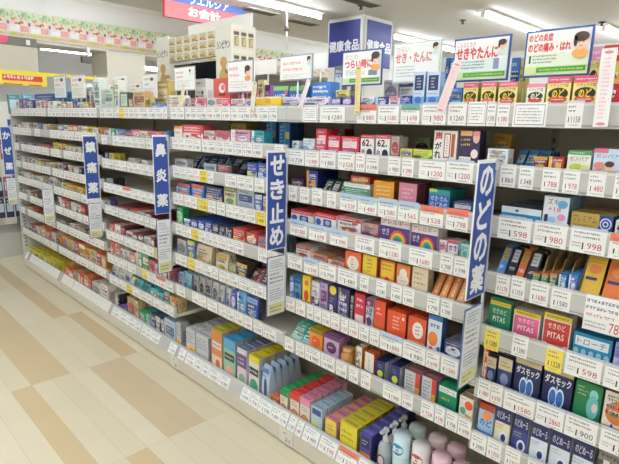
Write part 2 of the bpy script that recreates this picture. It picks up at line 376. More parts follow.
# ================================================================ GOODS
def c(main, acc='ffffff', txt=None, tc=None, top=None, side=None, k=None, els=None): return dict(main=main, acc=acc, txt=txt, tc=tc, top=top, side=side, k=k, els=els)
gr = random.Random(5)
def art_of(st):
    if st['els'] is not None: return st['els']
    m, a, t, tc = st['main'], st['acc'], st['txt'], st['tc']
    lum = sum(int(m[i:i + 2], 16) for i in (0, 2, 4)); ink = tc or ('f4f2ec' if lum < 420 else '33343c')
    k = st['k'] if st['k'] is not None else gr.randrange(5)
    if k == 0: e = [('r', 0, .74, 1, 1, a), ('l', .1, .78, .9, .95, m, 1), ('l', .1, .46, .9, .7, ink, 1), ('e', .5, .22, .34, .16, a)]
    elif k == 1: e = [('r', .1, .34, .9, .72, a), ('l', .16, .4, .84, .66, m, 2), ('l', .12, .78, .88, .94, ink, 1), ('l', .12, .08, .88, .26, ink, 2)]
    elif k == 2: e = [('r', 0, 0, 1, .4, a), ('e', .66, .34, .26, .2, m), ('l', .08, .55, .92, .9, ink, 2), ('l', .08, .08, .5, .28, m, 2)]
    elif k == 3: e = [('r', 0, 0, .22, 1, a), ('l', .3, .6, .94, .92, ink, 1), ('e', .62, .32, .24, .2, a), ('l', .3, .06, .94, .16, ink, 1)]
    else: e = [('e', .5, .48, .42, .3, a), ('l', .2, .38, .8, .6, m, 1), ('l', .1, .82, .9, .95, ink, 1), ('r', 0, 0, 1, .12, a)]
    if not t:
        pal = ['d8c83c', 'c8444c', '3c64b0', '4c9c68', 'e8e4dc', '303440', 'e09850', '70a8d0', '9c6cac']
        for _ in range(3):
            u, v, q = gr.uniform(.08, .7), gr.uniform(.05, .8), gr.choice(pal)
            e.append(('r', u, v, min(.96, u + gr.uniform(.14, .4)), v + gr.uniform(.05, .12), q) if gr.random() < .6 else ('e', u + .1, v + .06, gr.uniform(.05, .12), gr.uniform(.04, .09), q))
        e.append(('l', .1, gr.uniform(.02, .5), .9, gr.uniform(.56, .9), ink, 3))
    if t: e = e[:1] + [('t', t, .08, .46, .92, .74, ink)] + e[2:]
    return e
def shade(h, f): return ''.join('%02x' % max(0, min(255, int(int(h[i:i + 2], 16) * f))) for i in (0, 2, 4))
def carton(wd, dp, h, st, lo=0):
    g = G(); m = st['main']; x = -wd / 2
    g.box(x, x + wd, 0, dp, 0, h, m, st['top'] or m, st['side'] or m)
    g.art(art_of(st), wd, h - lo, x, lo, 0)
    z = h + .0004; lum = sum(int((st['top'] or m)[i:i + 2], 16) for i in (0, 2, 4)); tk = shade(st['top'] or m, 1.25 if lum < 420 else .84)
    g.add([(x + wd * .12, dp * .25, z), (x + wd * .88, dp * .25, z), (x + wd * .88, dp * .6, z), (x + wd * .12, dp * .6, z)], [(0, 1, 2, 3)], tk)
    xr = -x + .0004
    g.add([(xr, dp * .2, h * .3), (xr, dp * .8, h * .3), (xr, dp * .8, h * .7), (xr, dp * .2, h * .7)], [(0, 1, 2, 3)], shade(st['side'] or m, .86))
    return g.mesh('carton')
def pouch(wd, dp, h, st, lo=0):
    g = G(); n = 8; vs = []; x = -wd / 2; m = st['main']
    for i in range(n + 1):
        t = i / n; th = dp * (.15 + .85 * math.sin(math.pi * min(1, (t * .95 + .1))) ** .7 if i < n else .06) / 2
        vs += [(x, dp / 2 - th, t * h), (-x, dp / 2 - th, t * h), (-x, dp / 2 + th, t * h), (x, dp / 2 + th, t * h)]
    for i in range(n):
        for a, b_ in ((0, 1), (1, 2), (2, 3), (3, 0)): g.add([vs[i * 4 + a], vs[i * 4 + b_], vs[i * 4 + 4 + b_], vs[i * 4 + 4 + a]], [(0, 1, 2, 3)], m)
    g.add(vs[:4], [(3, 2, 1, 0)], m); g.add(vs[-4:], [(0, 1, 2, 3)], m)
    lo = max(lo, h * .05); g.art(art_of(st), wd * .94, h * .95 - lo, x + wd * .03, lo, -.0005)
    return g.mesh('pouch')
REG = {}; ROWS = []
KINDS = {'box': ('medicine_carton', 'medicine box'), 'flat': ('flat_medicine_carton', 'medicine box'), 'tall': ('tall_medicine_carton', 'medicine box'), 'pouch': ('medicine_pouch', 'pouch'), 'pack': ('sachet_pack', 'pack')}
def P(b, l, x0, x1, yt, look, st, n=1, Y=1.425, dp=None, tilt=0, h=None, gap=.003, kind=None, row='', z0=None, short=None, base=None, free=False):
    """x0..x1, yt: columns of the two sides and the height of the front top edge as measured in the photo, on the plane Y"""
    zb = bed(b, l) if base is None else base
    xm = (x0 + x1) / 2; Pt = onY(xm, yt, Y); zt = Pt.z if h is None else zb + h
    h = zt - zb
    if h < .012: h = .03
    X0, X1 = X_at(x0, Y, zb + h * .7), X_at(x1, Y, zb + h * .7)
    if free: pass
    elif l: X0 = max(X0, BX[b + 1] + .008); X1 = min(X1, BX[b] - .008)
    elif row: Y = max(Y, 1.565)
    if X1 - X0 < .014: X0, X1 = (X0, X0 + .016) if X0 < (BX[b] + BX[b + 1]) / 2 else (X1 - .016, X1)
    wd = X1 - X0 - .002
    if l == len(LZ[b]): Y = max(Y, 1.436)
    if dp is None: dp = min(.07 if l else .055, max(.025, wd * .6))
    if kind is None: kind = 'flat' if h < wd * .6 else ('tall' if h > wd * 1.5 else 'box')
    ROWS.append(dict(b=b, l=l, x=(X0 + X1) / 2, w=wd, h=h, dp=dp, Y=Y, n=n, look=look, st=st, tilt=tilt, gap=gap, kind=kind, zb=zb, row=row, short=short))
def lo_of(r):
    # printed faces carry their design above the lip of the rail
    lip = (BASE if r['l'] == len(LZ[r['b']]) else LZ[r['b']][r['l']]) + LIP
    v = (EYE - (EYE - lip) * r['Y'] / SY - r['zb']) * .9
    return max(0, min(v, r['h'] * .62)) if not r['tilt'] else r['h'] * .2
def flush():
    from collections import defaultdict
    D = defaultdict(list)
    for r in ROWS: D[(r['b'], r['l'], r['row'])].append(r)
    for key, rows_ in D.items():
        rows_.sort(key=lambda r: r['x'])
        for i, r in enumerate(rows_):
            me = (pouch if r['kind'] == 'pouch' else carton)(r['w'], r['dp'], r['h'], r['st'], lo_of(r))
            nm, cat = KINDS[r['kind']]
            if 'medicine_carton' in nm: nm = nm.replace('medicine', ('throat_remedy', 'throat_remedy', 'cough_remedy', 'rhinitis_remedy', 'painkiller', 'cold_remedy')[r['b']])
            me.name = nm
            b, l = r['b'], r['l']; sh = shelfname(b, l); rw = (' ' + r['row']) if r['row'] else ''
            grp = '%s goods on the %s shelf %s' % (cat, sh, PH[b])
            first = None
            tl = math.radians(r['tilt']); step = r['dp'] / math.cos(tl) + r['gap']
            for k in range(r['n']):
                if r['Y'] + k * step + r['dp'] > (1.783 if l else 2.1): break
                if k and not l and r['Y'] < 1.5 and r['Y'] + k * step + r['dp'] > 1.528: break
                if k and l and r['zb'] + r['h'] > EYE - (EYE - LZ[b][l - 1]) * (r['Y'] + k * step) / SY: break
                if k == 0: o = first = bpy.data.objects.new(nm, me)
                else: o = first.copy()
                C.objects.link(o)
                o.location = (r['x'], r['Y'] + k * step, r['zb'] + .0008 + r['dp'] * math.sin(tl)); o.rotation_euler = (-tl, 0, 0 if tl else gr.uniform(-.02, .02))
                if k == 0: lab = '%s, %s from left, %s shelf%s, %s' % (r['look'], nth(i + 1), sh, rw, PH[b])
                else: lab = '%s, %s back in %s file, %s shelf, %s' % (r['short'] or ' '.join(r['look'].split()[:1] + ['carton' if r['kind'] != 'pouch' else 'pouch']), nth(k + 1), nth(i + 1), sh, PH[b])
                tag(o, lab, cat, grp)
# --- bay right of the throat flag -------------------------------------------------
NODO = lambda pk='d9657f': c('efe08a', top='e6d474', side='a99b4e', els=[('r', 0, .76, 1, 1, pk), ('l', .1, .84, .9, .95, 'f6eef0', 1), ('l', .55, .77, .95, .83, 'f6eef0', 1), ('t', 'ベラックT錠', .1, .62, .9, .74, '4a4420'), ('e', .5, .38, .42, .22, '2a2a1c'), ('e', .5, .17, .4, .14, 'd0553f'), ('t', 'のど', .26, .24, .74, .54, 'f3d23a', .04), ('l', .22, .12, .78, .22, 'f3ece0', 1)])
P(1, 0, 463, 478, 83, 'yellow carton with black oval', NODO(), 2); P(1, 0, 481, 496, 82, 'yellow carton with black oval', NODO(), 2); P(0, 0, 498, 517.5, 82, 'yellow carton with black oval', NODO(), 2)
P(0, 0, 526, 545, 84, 'white carton with black oval', c('e9ecd8', side='cfd4b0', els=[('r', 0, .82, 1, 1, 'e58aa0'), ('t', 'ベラックT錠', .1, .62, .9, .8, '4a4420'), ('e', .5, .4, .42, .2, '3a3020'), ('e', .5, .2, .4, .12, 'd0553f'), ('t', 'のど', .26, .26, .74, .54, 'f6f0e0', .04), ('r', 0, 0, 1, .1, '7fc0b8')]), 2)
P(0, 0, 546.5, 571, 77, 'taller yellow carton with black oval', NODO('d8536f'), 2); P(0, 0, 572.5, 599, 76, 'tallest yellow carton with black oval', NODO('d8536f'), 2)
P(0, 0, 601, 625, 45, 'tall red display carton', c('b52a2c', 'd8b060', side='a02224', k=1), 1, dp=.1)
P(0, 0, 510, 519, 58, 'tall blue carton', c('4a78b4', '28406e', k=1), 1, Y=1.64, row='back row'); P(0, 0, 519, 527, 60, 'olive and red carton', c('c9b25a', 'b04a3c'), 1, Y=1.64, row='back row')
P(0, 0, 588, 600, 47, 'pink and yellow carton', NODO('e59ab4'), 1, Y=1.64, row='back row')
P(0, 1, 487, 508, 149, 'white carton with grey print', c('e9ebea', 'cdd3d8', k=1), 1, free=True)
P(0, 1, 493, 511, 137, 'amber carton', c('dba23c', 'e8c070', side='a07a38', k=4), 1, Y=1.56, h=.125, row='back row', free=True)
for a, b_ in ((511, 521), (522, 532), (533, 544)): P(0, 1, a, b_, 158, 'blue sachet pack leaning back', c('4c93c9', 'c5d8e6', side='2a4f74', k=1), 3, Y=1.48, tilt=38, h=.088, dp=.02, kind='pack', row='back row', short='blue sachet pack')
P(0, 1, 533, 547, 157, 'dark red carton with yellow print', c('7c2a20', 'd7a53c', k=0), 1); P(0, 1, 548, 564, 157, 'red and gold carton', c('a8302a', 'e6c052', k=3), 1)
P(0, 1, 567, 591, 151, 'cream carton with green cap', c('eceadb', top='e8e6d6', side='d5d2bf', els=[('r', .0, .8, 1, 1, '4f9d5c'), ('l', .15, .85, .85, .95, 'eef2e8', 1), ('t', 'センパア', .1, .5, .9, .72, '2c2c30'), ('e', .4, .2, .3, .16, 'c2cf4a'), ('r', .6, .1, .95, .32, 'd4dc84')]), 2)
P(0, 1, 593, 622, 149, 'pale blue carton with child face', c('cfe0ee', side='b5c9da', els=[('r', 0, .82, .5, 1, 'e2708c'), ('t', 'センパア', .08, .62, .9, .78, '454a6a'), ('e', .6, .26, .16, .2, 'f0cdb0'), ('e', .6, .38, .17, .12, '4a332a'), ('e', .24, .3, .2, .16, 'e98f8a'), ('r', 0, 0, 1, .1, 'd9643f'), ('e', .55, .27, .02, .025, '2a2020'), ('e', .66, .27, .02, .025, '2a2020')]), 2)
P(0, 2, 501, 541, 208, 'white and blue flat carton', c('e6eef2', top='33465a', els=[('r', 0, 0, 1, .5, '2e8fc4'), ('l', .05, .12, .7, .4, 'eaf4f8', 1), ('e', .4, .72, .05, .1, '3b5fa8')]), 3)
P(0, 2, 543, 569, 197, 'white carton with blue splashes', c('e8eef4', side='7f9fc0', els=[('t', 'ズキ', .15, .72, .6, .92, '3c4c6c'), ('e', .75, .75, .2, .14, '6db4e0'), ('t', '+18', .2, .48, .7, .64, 'd4477a'), ('e', .75, .3, .16, .12, 'e09ac0'), ('r', .08, .06, .22, .36, '2c3c5c'), ('e', .4, .2, .16, .1, '9cc8ea')]), 3)
P(0, 2, 570.5, 613, 214, 'gold carton with navy swirl', c('b99b4c', top='cdb05c', side='1f2e6c', els=[('r', .68, 0, 1, 1, '223a86'), ('t', 'プレミアム', .04, .45, .62, .85, '4a3a18'), ('l', .05, .1, .6, .35, '77602a', 2), ('e', .84, .5, .14, .34, 'd8def0'), ('e', .84, .5, .11, .27, '223a86'), ('e', .84, .5, .07, .17, 'd8def0'), ('e', .84, .5, .04, .1, '223a86')]), 2)
P(0, 2, 614.5, 640, 222, 'white carton with black print', c('e8e6de', '444444'), 2)
for a, b_, m, ac in ((496, 504, '4a7fc0', 'b89a3c'), (505, 514, '26272b', 'dedfe0'), (515, 523, 'd8703c', 'b89a3c'), (524, 535, '26272b', 'd8dadb')):
    P(0, 3, a, b_, 262, {'4a7fc0': 'slim blue carton', '26272b': 'slim black and white carton', 'd8703c': 'slim orange carton'}[m] + ' leaning back', c(m, ac, top=ac, els=[('r', .15, .45, .85, .9, ac), ('l', .15, .1, .85, .35, 'e8e8e8', 1), ('l', .2, .5, .8, .85, '50505a', 3)]), 2, tilt=34, h=.115, dp=.03)
for i, (a, b_) in enumerate(((532, 539.5), (540.5, 548), (549, 556.5))): P(0, 3, a, b_, 274, 'small green carton', c('2f9a62', 'd98a52', top='d98a52', k=0), 3, dp=.05)
for i, (a, b_) in enumerate(((558, 566.5), (568, 577))): P(0, 3, a, b_, 275, 'small blue carton', c('3e86d0', 'dfe9f4', k=3), 3, dp=.05)
P(0, 3, 581, 601, 264, 'yellow carton leaning back', c('e6b52a', 'e8903c', top='d8a82a', side='8a6e20', els=[('r', 0, .86, 1, 1, 'c9a24a'), ('e', .5, .6, .32, .13, 'e88a3a'), ('r', .1, .3, .7, .38, '27306c'), ('l', .1, .66, .9, .8, 'f4e8a8', 1)]), 2, tilt=26, h=.13, dp=.04)
P(0, 3, 603, 626, 270, 'orange carton leaning back', c('e2732a', 'e8a03c', top='c96424', side='8a4a20', els=[('r', 0, .86, 1, 1, 'c98a4a'), ('e', .5, .6, .32, .13, 'f0a050'), ('r', .1, .3, .7, .38, '27306c')]), 2, tilt=26, h=.13, dp=.04)
def PIT(m): return c(m, side='d8d4cc', top='d8d4cc', els=[('r', .0, .0, 1, 1, 'dcd8d0'), ('r', .04, .12, .96, .8, m), ('e', .5, .2, .4, .16, m), ('r', 0, .84, 1, 1, 'dcc02c'), ('l', .1, .88, .9, .96, '3a3a20', 1), ('t', 'せきのど', .18, .56, .82, .74, 'f4f0ea'), ('t', 'PITAS', .2, .28, .8, .46, 'f8f4f0')])
P(0, 4, 489, 511, 300, 'green flat pouch with yellow header', c('1c7f58', els=[('r', 0, .86, 1, 1, 'dcc02c'), ('l', .1, .9, .9, .97, '3a3a20', 1), ('t', 'せきのど', .15, .58, .85, .76, 'eef4ee'), ('t', 'PITAS', .2, .3, .8, .48, 'f8f4f0')]), 2, dp=.012, kind='pouch', short='green pouch')
P(0, 4, 513, 540, 312, 'pink flat pouch with yellow header', PIT('d9608c'), 5, dp=.012, gap=.004, short='pink pouch carton'); P(0, 4, 543, 571, 315, 'red flat pouch with yellow header', PIT('c33a34'), 5, dp=.012, gap=.004, short='red pouch carton')
P(0, 4, 573, 612, 336, 'teal carton with white title strip', c('2389b8', top='1d6f98', side='1a5c80', els=[('r', .05, .45, .92, .85, 'e6eef0'), ('t', 'トローチ', .1, .52, .86, .78, '4a5a68')] + [('e', .1 + .2 * i, .2, .07, .14, 'a8d4e0') for i in range(5)]), 6, dp=.03, gap=.012)
P(0, 4, 614, 640, 345, 'purple carton', c('8a86c8', 'c8c4e8'), 4)
P(0, 5, 477, 484.5, 343, 'tall vermilion carton', c('e0572e', 'f2d9c8', side='c04a28', k=3), 1)
for a, b_, y in ((486, 496, 357), (498, 512, 358)): P(0, 5, a, b_, y, 'small navy carton with beige lid', c('38406c', side='2c3358', els=[('r', 0, .6, 1, 1, 'd9c9a2'), ('l', .15, .68, .85, .9, '6a5a3a', 2), ('e', .5, .3, .3, .2, '8a94c0')]), 2)
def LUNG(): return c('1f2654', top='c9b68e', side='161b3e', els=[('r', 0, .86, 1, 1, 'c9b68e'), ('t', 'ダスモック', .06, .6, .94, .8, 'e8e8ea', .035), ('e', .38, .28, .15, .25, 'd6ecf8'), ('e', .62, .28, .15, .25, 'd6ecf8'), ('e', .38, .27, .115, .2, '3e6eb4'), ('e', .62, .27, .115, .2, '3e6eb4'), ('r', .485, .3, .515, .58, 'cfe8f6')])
P(0, 5, 514.5, 541, 361, 'navy carton with pale lungs', LUNG(), 2); P(0, 5, 543, 573, 369, 'larger navy carton with pale lungs', LUNG(), 2)
P(0, 5, 574.5, 602, 383, 'green carton with teal figure', c('1f7a4a', side='175c38', els=[('l', .08, .62, .5, .9, 'b8d4a0', 3), ('e', .7, .72, .16, .14, '8ed0cc'), ('e', .7, .4, .22, .32, '6cbcb8'), ('e', .78, .4, .1, .12, 'e2c2c2'), ('r', 0, 0, 1, .1, '2f9a5e')]), 2)
P(0, 5, 603.5, 632, 394, 'white carton with orange sun', c('ece4d6', 'e07a3c', top='8a3a34', k=4), 2)
NUR = lambda m, ac, bt: c(m, top='8d8d92', side='c8c8cc', els=[('r', 0, .58, 1, .96, '2b2f66'), ('t', 'のどぬーる', .08, .66, .92, .86, 'eef0f6'), ('r', 0, 0, 1, .56, m), ('e', .62, .2, .28, .16, 'e8ecf4'), ('e', .62, .2, .16, .1, '31407c'), ('l', .06, .4, .6, .54, ac, 2), ('r', 0, 0, 1, .06, bt)])
P(0, 6, 478.5, 494, 404, 'pale blue carton with red top', c('9fc4de', top='a8382c', side='d0d4d4', els=[('r', 0, .8, 1, 1, 'a8402e'), ('e', .55, .64, .3, .14, 'e08a4a'), ('t', 'のど', .12, .34, .88, .54, '2d66b0', .04), ('r', 0, 0, 1, .16, '4a8ec8')]), 3)
P(0, 6, 495.5, 511, 406, 'navy and white carton, yellow base', NUR('ebe2c8', 'c98a3c', 'e0a83c'), 3); P(0, 6, 513, 529, 414, 'navy carton with blue splash', NUR('3a4688', 'd0c070', '3f9cd8'), 3)
for a, b_, y in ((531, 548.5, 423), (550.5, 571, 431), (573, 594, 440)): P(0, 6, a, b_, y, 'navy and white carton, blue base', NUR('dfe6ee', '8a94a8', '4aa6d8'), 3)
P(0, 6, 597, 625, 452, 'dark grey carton', c('4a4844', '8a8880'), 2)
for a, b_ in ((440, 458), (460, 478), (480, 499), (501, 522)): P(0, 7, a + 24, b_ + 24, 470, 'dark teal carton', c('1f6a66', '9cc8c0'), 3, h=.2, Y=1.45)
# --- bay left of the throat flag ---------------------------------------------------
P(1, 0, 451, 462, 88, 'blue carton with dark panel', c('4a86c8', '263c6c', k=1), 1)
for a, b_ in ((413, 425), (426.5, 440)): P(1, 0, a, b_, 72, 'tall pale carton with navy panel', c('c8d8e6', side='90b0d0', els=[('r', .12, .45, .88, .9, '2b3860'), ('l', .3, .5, .7, .85, 'd6e0ea', 4), ('r', 0, 0, 1, .26, '6aa4d8'), ('e', .5, .16, .3, .1, '3f6ab0'), ('l', .1, .3, .9, .4, '8090a8', 1)]), 1)
P(1, 0, 361, 374, 97, 'white carton with blue end', c('e6eaf0', '3a66b0', k=2), 2); P(1, 0, 375, 387.5, 97, 'navy carton with white print', c('2f4a8c', 'c4d4ea', k=3), 2); P(1, 0, 388.5, 400, 96, 'white carton with red print', c('ecebee', 'd0506a', k=0), 2); P(1, 0, 401, 411, 96, 'navy and blue carton', c('2c4890', '5f9ade', k=2), 2)
P(1, 0, 381, 396, 80, 'silver grey carton', c('b6b4b4', '6c6a78'), 1, Y=1.55, row='back row'); P(1, 0, 397, 411, 80, 'silver carton with purple print', c('c2c0c8', '4c4478'), 1, Y=1.55, row='back row')
P(1, 0, 331, 341, 97, 'purple carton with white print', c('4e3c86', 'e4def0', k=1), 2); P(1, 0, 342, 352, 97, 'purple carton with pale figure', c('54408a', 'd4c8e8', k=4), 2)
P(1, 0, 333, 347, 90, 'yellow flat carton', c('e4dc8c', 'b0a040'), 1, Y=1.55, row='back row'); P(1, 0, 348, 356, 80, 'grey green carton', c('9aa49a', '55605a'), 1, Y=1.55, row='back row'); P(1, 0, 334, 343, 66, 'tall black and white carton', c('77767c', 'e4e2e0', k=1), 1, Y=1.66, row='back row')
P(1, 0, 309, 328, 82, 'bright blue carton', c('3f7ec8', 'd8e6f4', k=2), 1, Y=1.55, row='back row'); P(1, 0, 305, 329, 98, 'white and purple flat carton', c('ece8ec', '6a4a98', k=2), 2)
for a, b_, y, m in ((444, 448.5, 58, '2f4f86'), (449, 454, 58, '3f6aa8')): P(1, 0, a, b_, y, 'tall navy carton', c(m, 'a8bcd8'), 1, Y=1.66, row='back row')
P(1, 1, 288, 299, 141, 'white carton with blue figure', c('dfe8ee', '7fb0d0', k=2), 2); P(1, 1, 303, 314.5, 139, 'white carton with pale blue figure', c('dfe8ee', '6fa4cc', k=2), 2)
P(1, 1, 316, 326.5, 129, 'tall red carton', c('cf3a4c', 'f0d0d0', k=1), 2); P(1, 1, 327.5, 340, 136, 'red carton with white text', c('cf3a50', 'f2dade', k=1), 2); P(1, 1, 341, 359, 137, 'wide red carton with white text', c('cf3a50', 'f2dade', k=1), 2)
P(1, 1, 328, 345, 129, 'dark red carton', c('8c2c3a', 'd0a0a0'), 1, Y=1.56, row='back row')
B62 = c('f0ece4', side='d8d2c8', top='d04a4a', els=[('r', 0, .82, 1, 1, 'd2485a'), ('l', .1, .86, .9, .96, 'f6e8e8', 1), ('t', '62', .12, .46, .66, .76, '1f1f24', .05), ('r', .74, .46, .82, .54, '1f1f24'), ('e', .7, .14, .22, .2, '2a2c4a'), ('e', .22, .14, .14, .16, '8a90b0')])
P(1, 1, 360.5, 374, 135, 'white carton numbered 62', B62, 2); P(1, 1, 375.5, 390, 135, 'white carton numbered 62', B62, 2)
P(1, 1, 391, 399, 137, 'grey red carton', c('b8a8a4', 'b04a4c'), 2)
P(1, 1, 400, 412, 149, 'flat yellow blue carton', c('d8cc60', '3a5cb0', top='d0d4a0'), 3); P(1, 1, 413, 432, 150, 'flat lime carton', c('d0dc60', '50682c', top='c8d468'), 3)
P(1, 1, 414, 430, 138, 'pale green carton', c('b8c898', '70402c'), 1, Y=1.6, row='back row')
P(1, 1, 433.5, 457, 131, 'white carton reading 声がれ in red', c('efece6', side='d4d0c8', top='e6de9c', els=[('t', '声', .05, .68, .36, .95, 'b8322e', .04), ('t', 'が', .07, .4, .34, .62, '3a2a28', .04), ('t', 'れ', .07, .1, .34, .34, '3a2a28', .04), ('r', .46, .12, .74, .92, 'a8483a'), ('r', .5, .16, .7, .88, 'f2ece2'), ('l', .56, .22, .64, .84, '4a3430', 7), ('r', .78, .16, .92, .9, 'b8603c')]), 2)
P(1, 1, 459.5, 480, 131, 'dark carton with lady portrait', c('3a2c52', side='2a2040', els=[('r', 0, .84, .6, 1, 'e0a878'), ('l', .05, .5, .6, .8, 'e8d04a', 2), ('r', 0, .0, .62, .2, 'ece8e4'), ('t', 'カコノン', .06, .03, .58, .16, '2a2430'), ('e', .82, .8, .17, .18, 'e8b8a8'), ('e', .82, .93, .18, .09, 'e09098'), ('e', .78, .3, .18, .14, 'f0dcd4')]), 1)
P(1, 2, 289, 304, 179, 'low dark red carton', c('5a2038', '28306c'), 2); P(1, 2, 306.5, 318, 171, 'navy carton with gold print', c('27348c', 'd09a4c', side='1c2664', k=3), 3)
for a, b_ in ((320, 327), (328, 335), (336, 343)): P(1, 2, a, b_, 186, 'slim dark green carton leaning back', c('2c4a3c', 'b8c0b0', top='98a498'), 3, tilt=35, h=.08, dp=.022)
P(1, 2, 343.5, 370, 184, 'white carton with green leaves', c('e8ece4', side='c8ccc0', els=[('r', 0, 0, 1, .68, '4f8f70'), ('l', .08, .12, .92, .6, 'dceade', 3), ('l', .1, .76, .9, .92, '55605a', 1)]), 2)
P(1, 2, 351, 370, 176.5, 'red carton stacked on white carton', c('b8403a', 'e8c06c', k=1), 1, Y=1.436, base=bed(1, 2) + onY(357, 184, 1.425).z - bed(1, 2) + .001, row='stacked')
P(1, 2, 373.5, 394, 181.5, 'amber carton with pale writing', c('d8952c', side='a85c1c', els=[('l', .14, .2, .86, .82, 'ead9a0', 3)]), 2); P(1, 2, 398.5, 417, 183.5, 'dusty pink carton', c('c87f92', side='7c3c4a', els=[('l', .16, .22, .8, .8, 'ecd0d4', 3)]), 2)
P(1, 2, 428.5, 450, 190, 'teal carton with blue label', c('26908e', side='1e7472', els=[('r', 0, .0, 1, .72, '2f5ea8'), ('t', 'せき･たん', .1, .4, .9, .66, 'eaf0f6'), ('t', 'のどあめ', .1, .08, .9, .34, 'eaf0f6'), ('r', 0, .86, .4, 1, 'b8d070')]), 2)
P(1, 2, 452.5, 473, 202.5, 'low navy carton', c('2f3a6c', 'd0d6e4', top='4a5080', k=1), 2)
RBW = c('ece6e0', top='d8d0a8', els=[('r', 0, .7, 1, 1, 'e8dcd8'), ('t', 'アレルギー', .05, .74, .95, .94, '8a3a4a'), ('r', 0, 0, 1, .66, '54357c'), ('e', .62, .05, .3, .5, 'd8503c'), ('e', .62, .05, .24, .4, 'e8b83c'), ('e', .62, .05, .18, .3, '5cae5c'), ('e', .62, .05, .11, .2, '3a7ac0'), ('t', 'せき', .06, .28, .32, .56, 'f0ecf0')])
RTB = lambda: c('e4e4ea', top='c84044', els=[('r', 0, .68, 1, 1, 'cf3f3f'), ('l', .06, .75, .9, .92, 'f2e4e0', 1), ('e', .16, .34, .13, .24, '3a50a0'), ('r', .4, .12, .78, .6, '33448c'), ('e', .6, .36, .12, .18, 'a8b8dc')])
P(1, 3, 289, 313.5, 211, 'white carton with red top', RTB(), 3); P(1, 3, 315, 336.5, 214, 'white carton with red band', RTB(), 3); P(1, 3, 337.5, 361, 218, 'white carton with red lettering', c('ece8e4', 'd04a5c', k=0), 3)
P(1, 3, 362, 378, 224, 'pink and grey carton', c('c0949a', 'b83a54', k=2), 3)
P(1, 3, 380.5, 410, 219, 'white purple carton with rainbow fan', RBW, 3); P(1, 3, 411.5, 438, 226, 'white purple carton with colour fan', RBW, 3)
P(1, 3, 439, 447, 240, 'pink carton', c('d890a8', 'f0e4e8'), 2); P(1, 3, 447.5, 458, 241, 'white carton reading せき', c('ece8ec', els=[('r', 0, .8, 1, 1, 'd0506c'), ('t', 'せき', .1, .36, .9, .72, '40388c', .04), ('r', 0, 0, 1, .2, 'e0a0b4')]), 2); P(1, 3, 459, 469, 244, 'pale teal carton', c('a8d0c4', '5aa898'), 2)
P(1, 4, 296, 310, 246.5, 'white and red carton', c('e6e2de', 'cc4a3c'), 2)
for a, b_, y in ((310, 327, 255), (328, 344, 261)): P(1, 4, a, b_, y, 'salmon flat carton', c('d88a68', 'efc8b0', top='e0a890'), 4)
P(1, 4, 345, 361, 252, 'orange carton with white oval', c('e2683a', top='d05a30', els=[('e', .5, .44, .38, .36, 'f2ead8'), ('l', .4, .2, .6, .7, '4a3a30', 4)]), 3)
P(1, 4, 362.5, 377, 256, 'yellow carton with orange edge', c('ecc93a', 'b87820', side='d06a30', els=[('l', .3, .2, .7, .9, '6a5418', 4), ('r', 0, 0, 1, .1, 'd86030')]), 3)
P(1, 4, 380, 395, 261, 'orange carton with yellow square', c('dd7a30', side='b85a24', els=[('r', .08, .2, .92, .92, 'ecc040'), ('l', .16, .5, .84, .88, '7a4a18', 2), ('e', .5, .14, .16, .12, 'c03a2c')]), 3)
P(1, 4, 396.5, 410, 265, 'orange carton with white bear shape', c('e08248', side='b86030', els=[('e', .5, .3, .42, .3, 'f0e8d8'), ('e', .5, .62, .28, .2, 'f0e8d8'), ('l', .2, .2, .8, .5, 'c89a70', 2)]), 3)
P(1, 4, 412, 428, 268, 'cream carton', c('e6d8b8', side='c8b894', els=[('l', .15, .25, .85, .85, 'b0703c', 3)]), 3)
for a, b_, m in ((430, 437, 'e07a30'), (438, 445, 'e8883c'), (446, 454, 'd8813c'), (455, 463, 'd9a06c')): P(1, 4, a, b_, 290, 'slim orange carton leaning back', c(m, 'f0d8b8', top='e8b080', els=[('r', .3, .1, .7, .9, 'f0c898'), ('l', .35, .2, .65, .8, 'c05a24', 4)]), 3, tilt=36, h=.105, dp=.025)
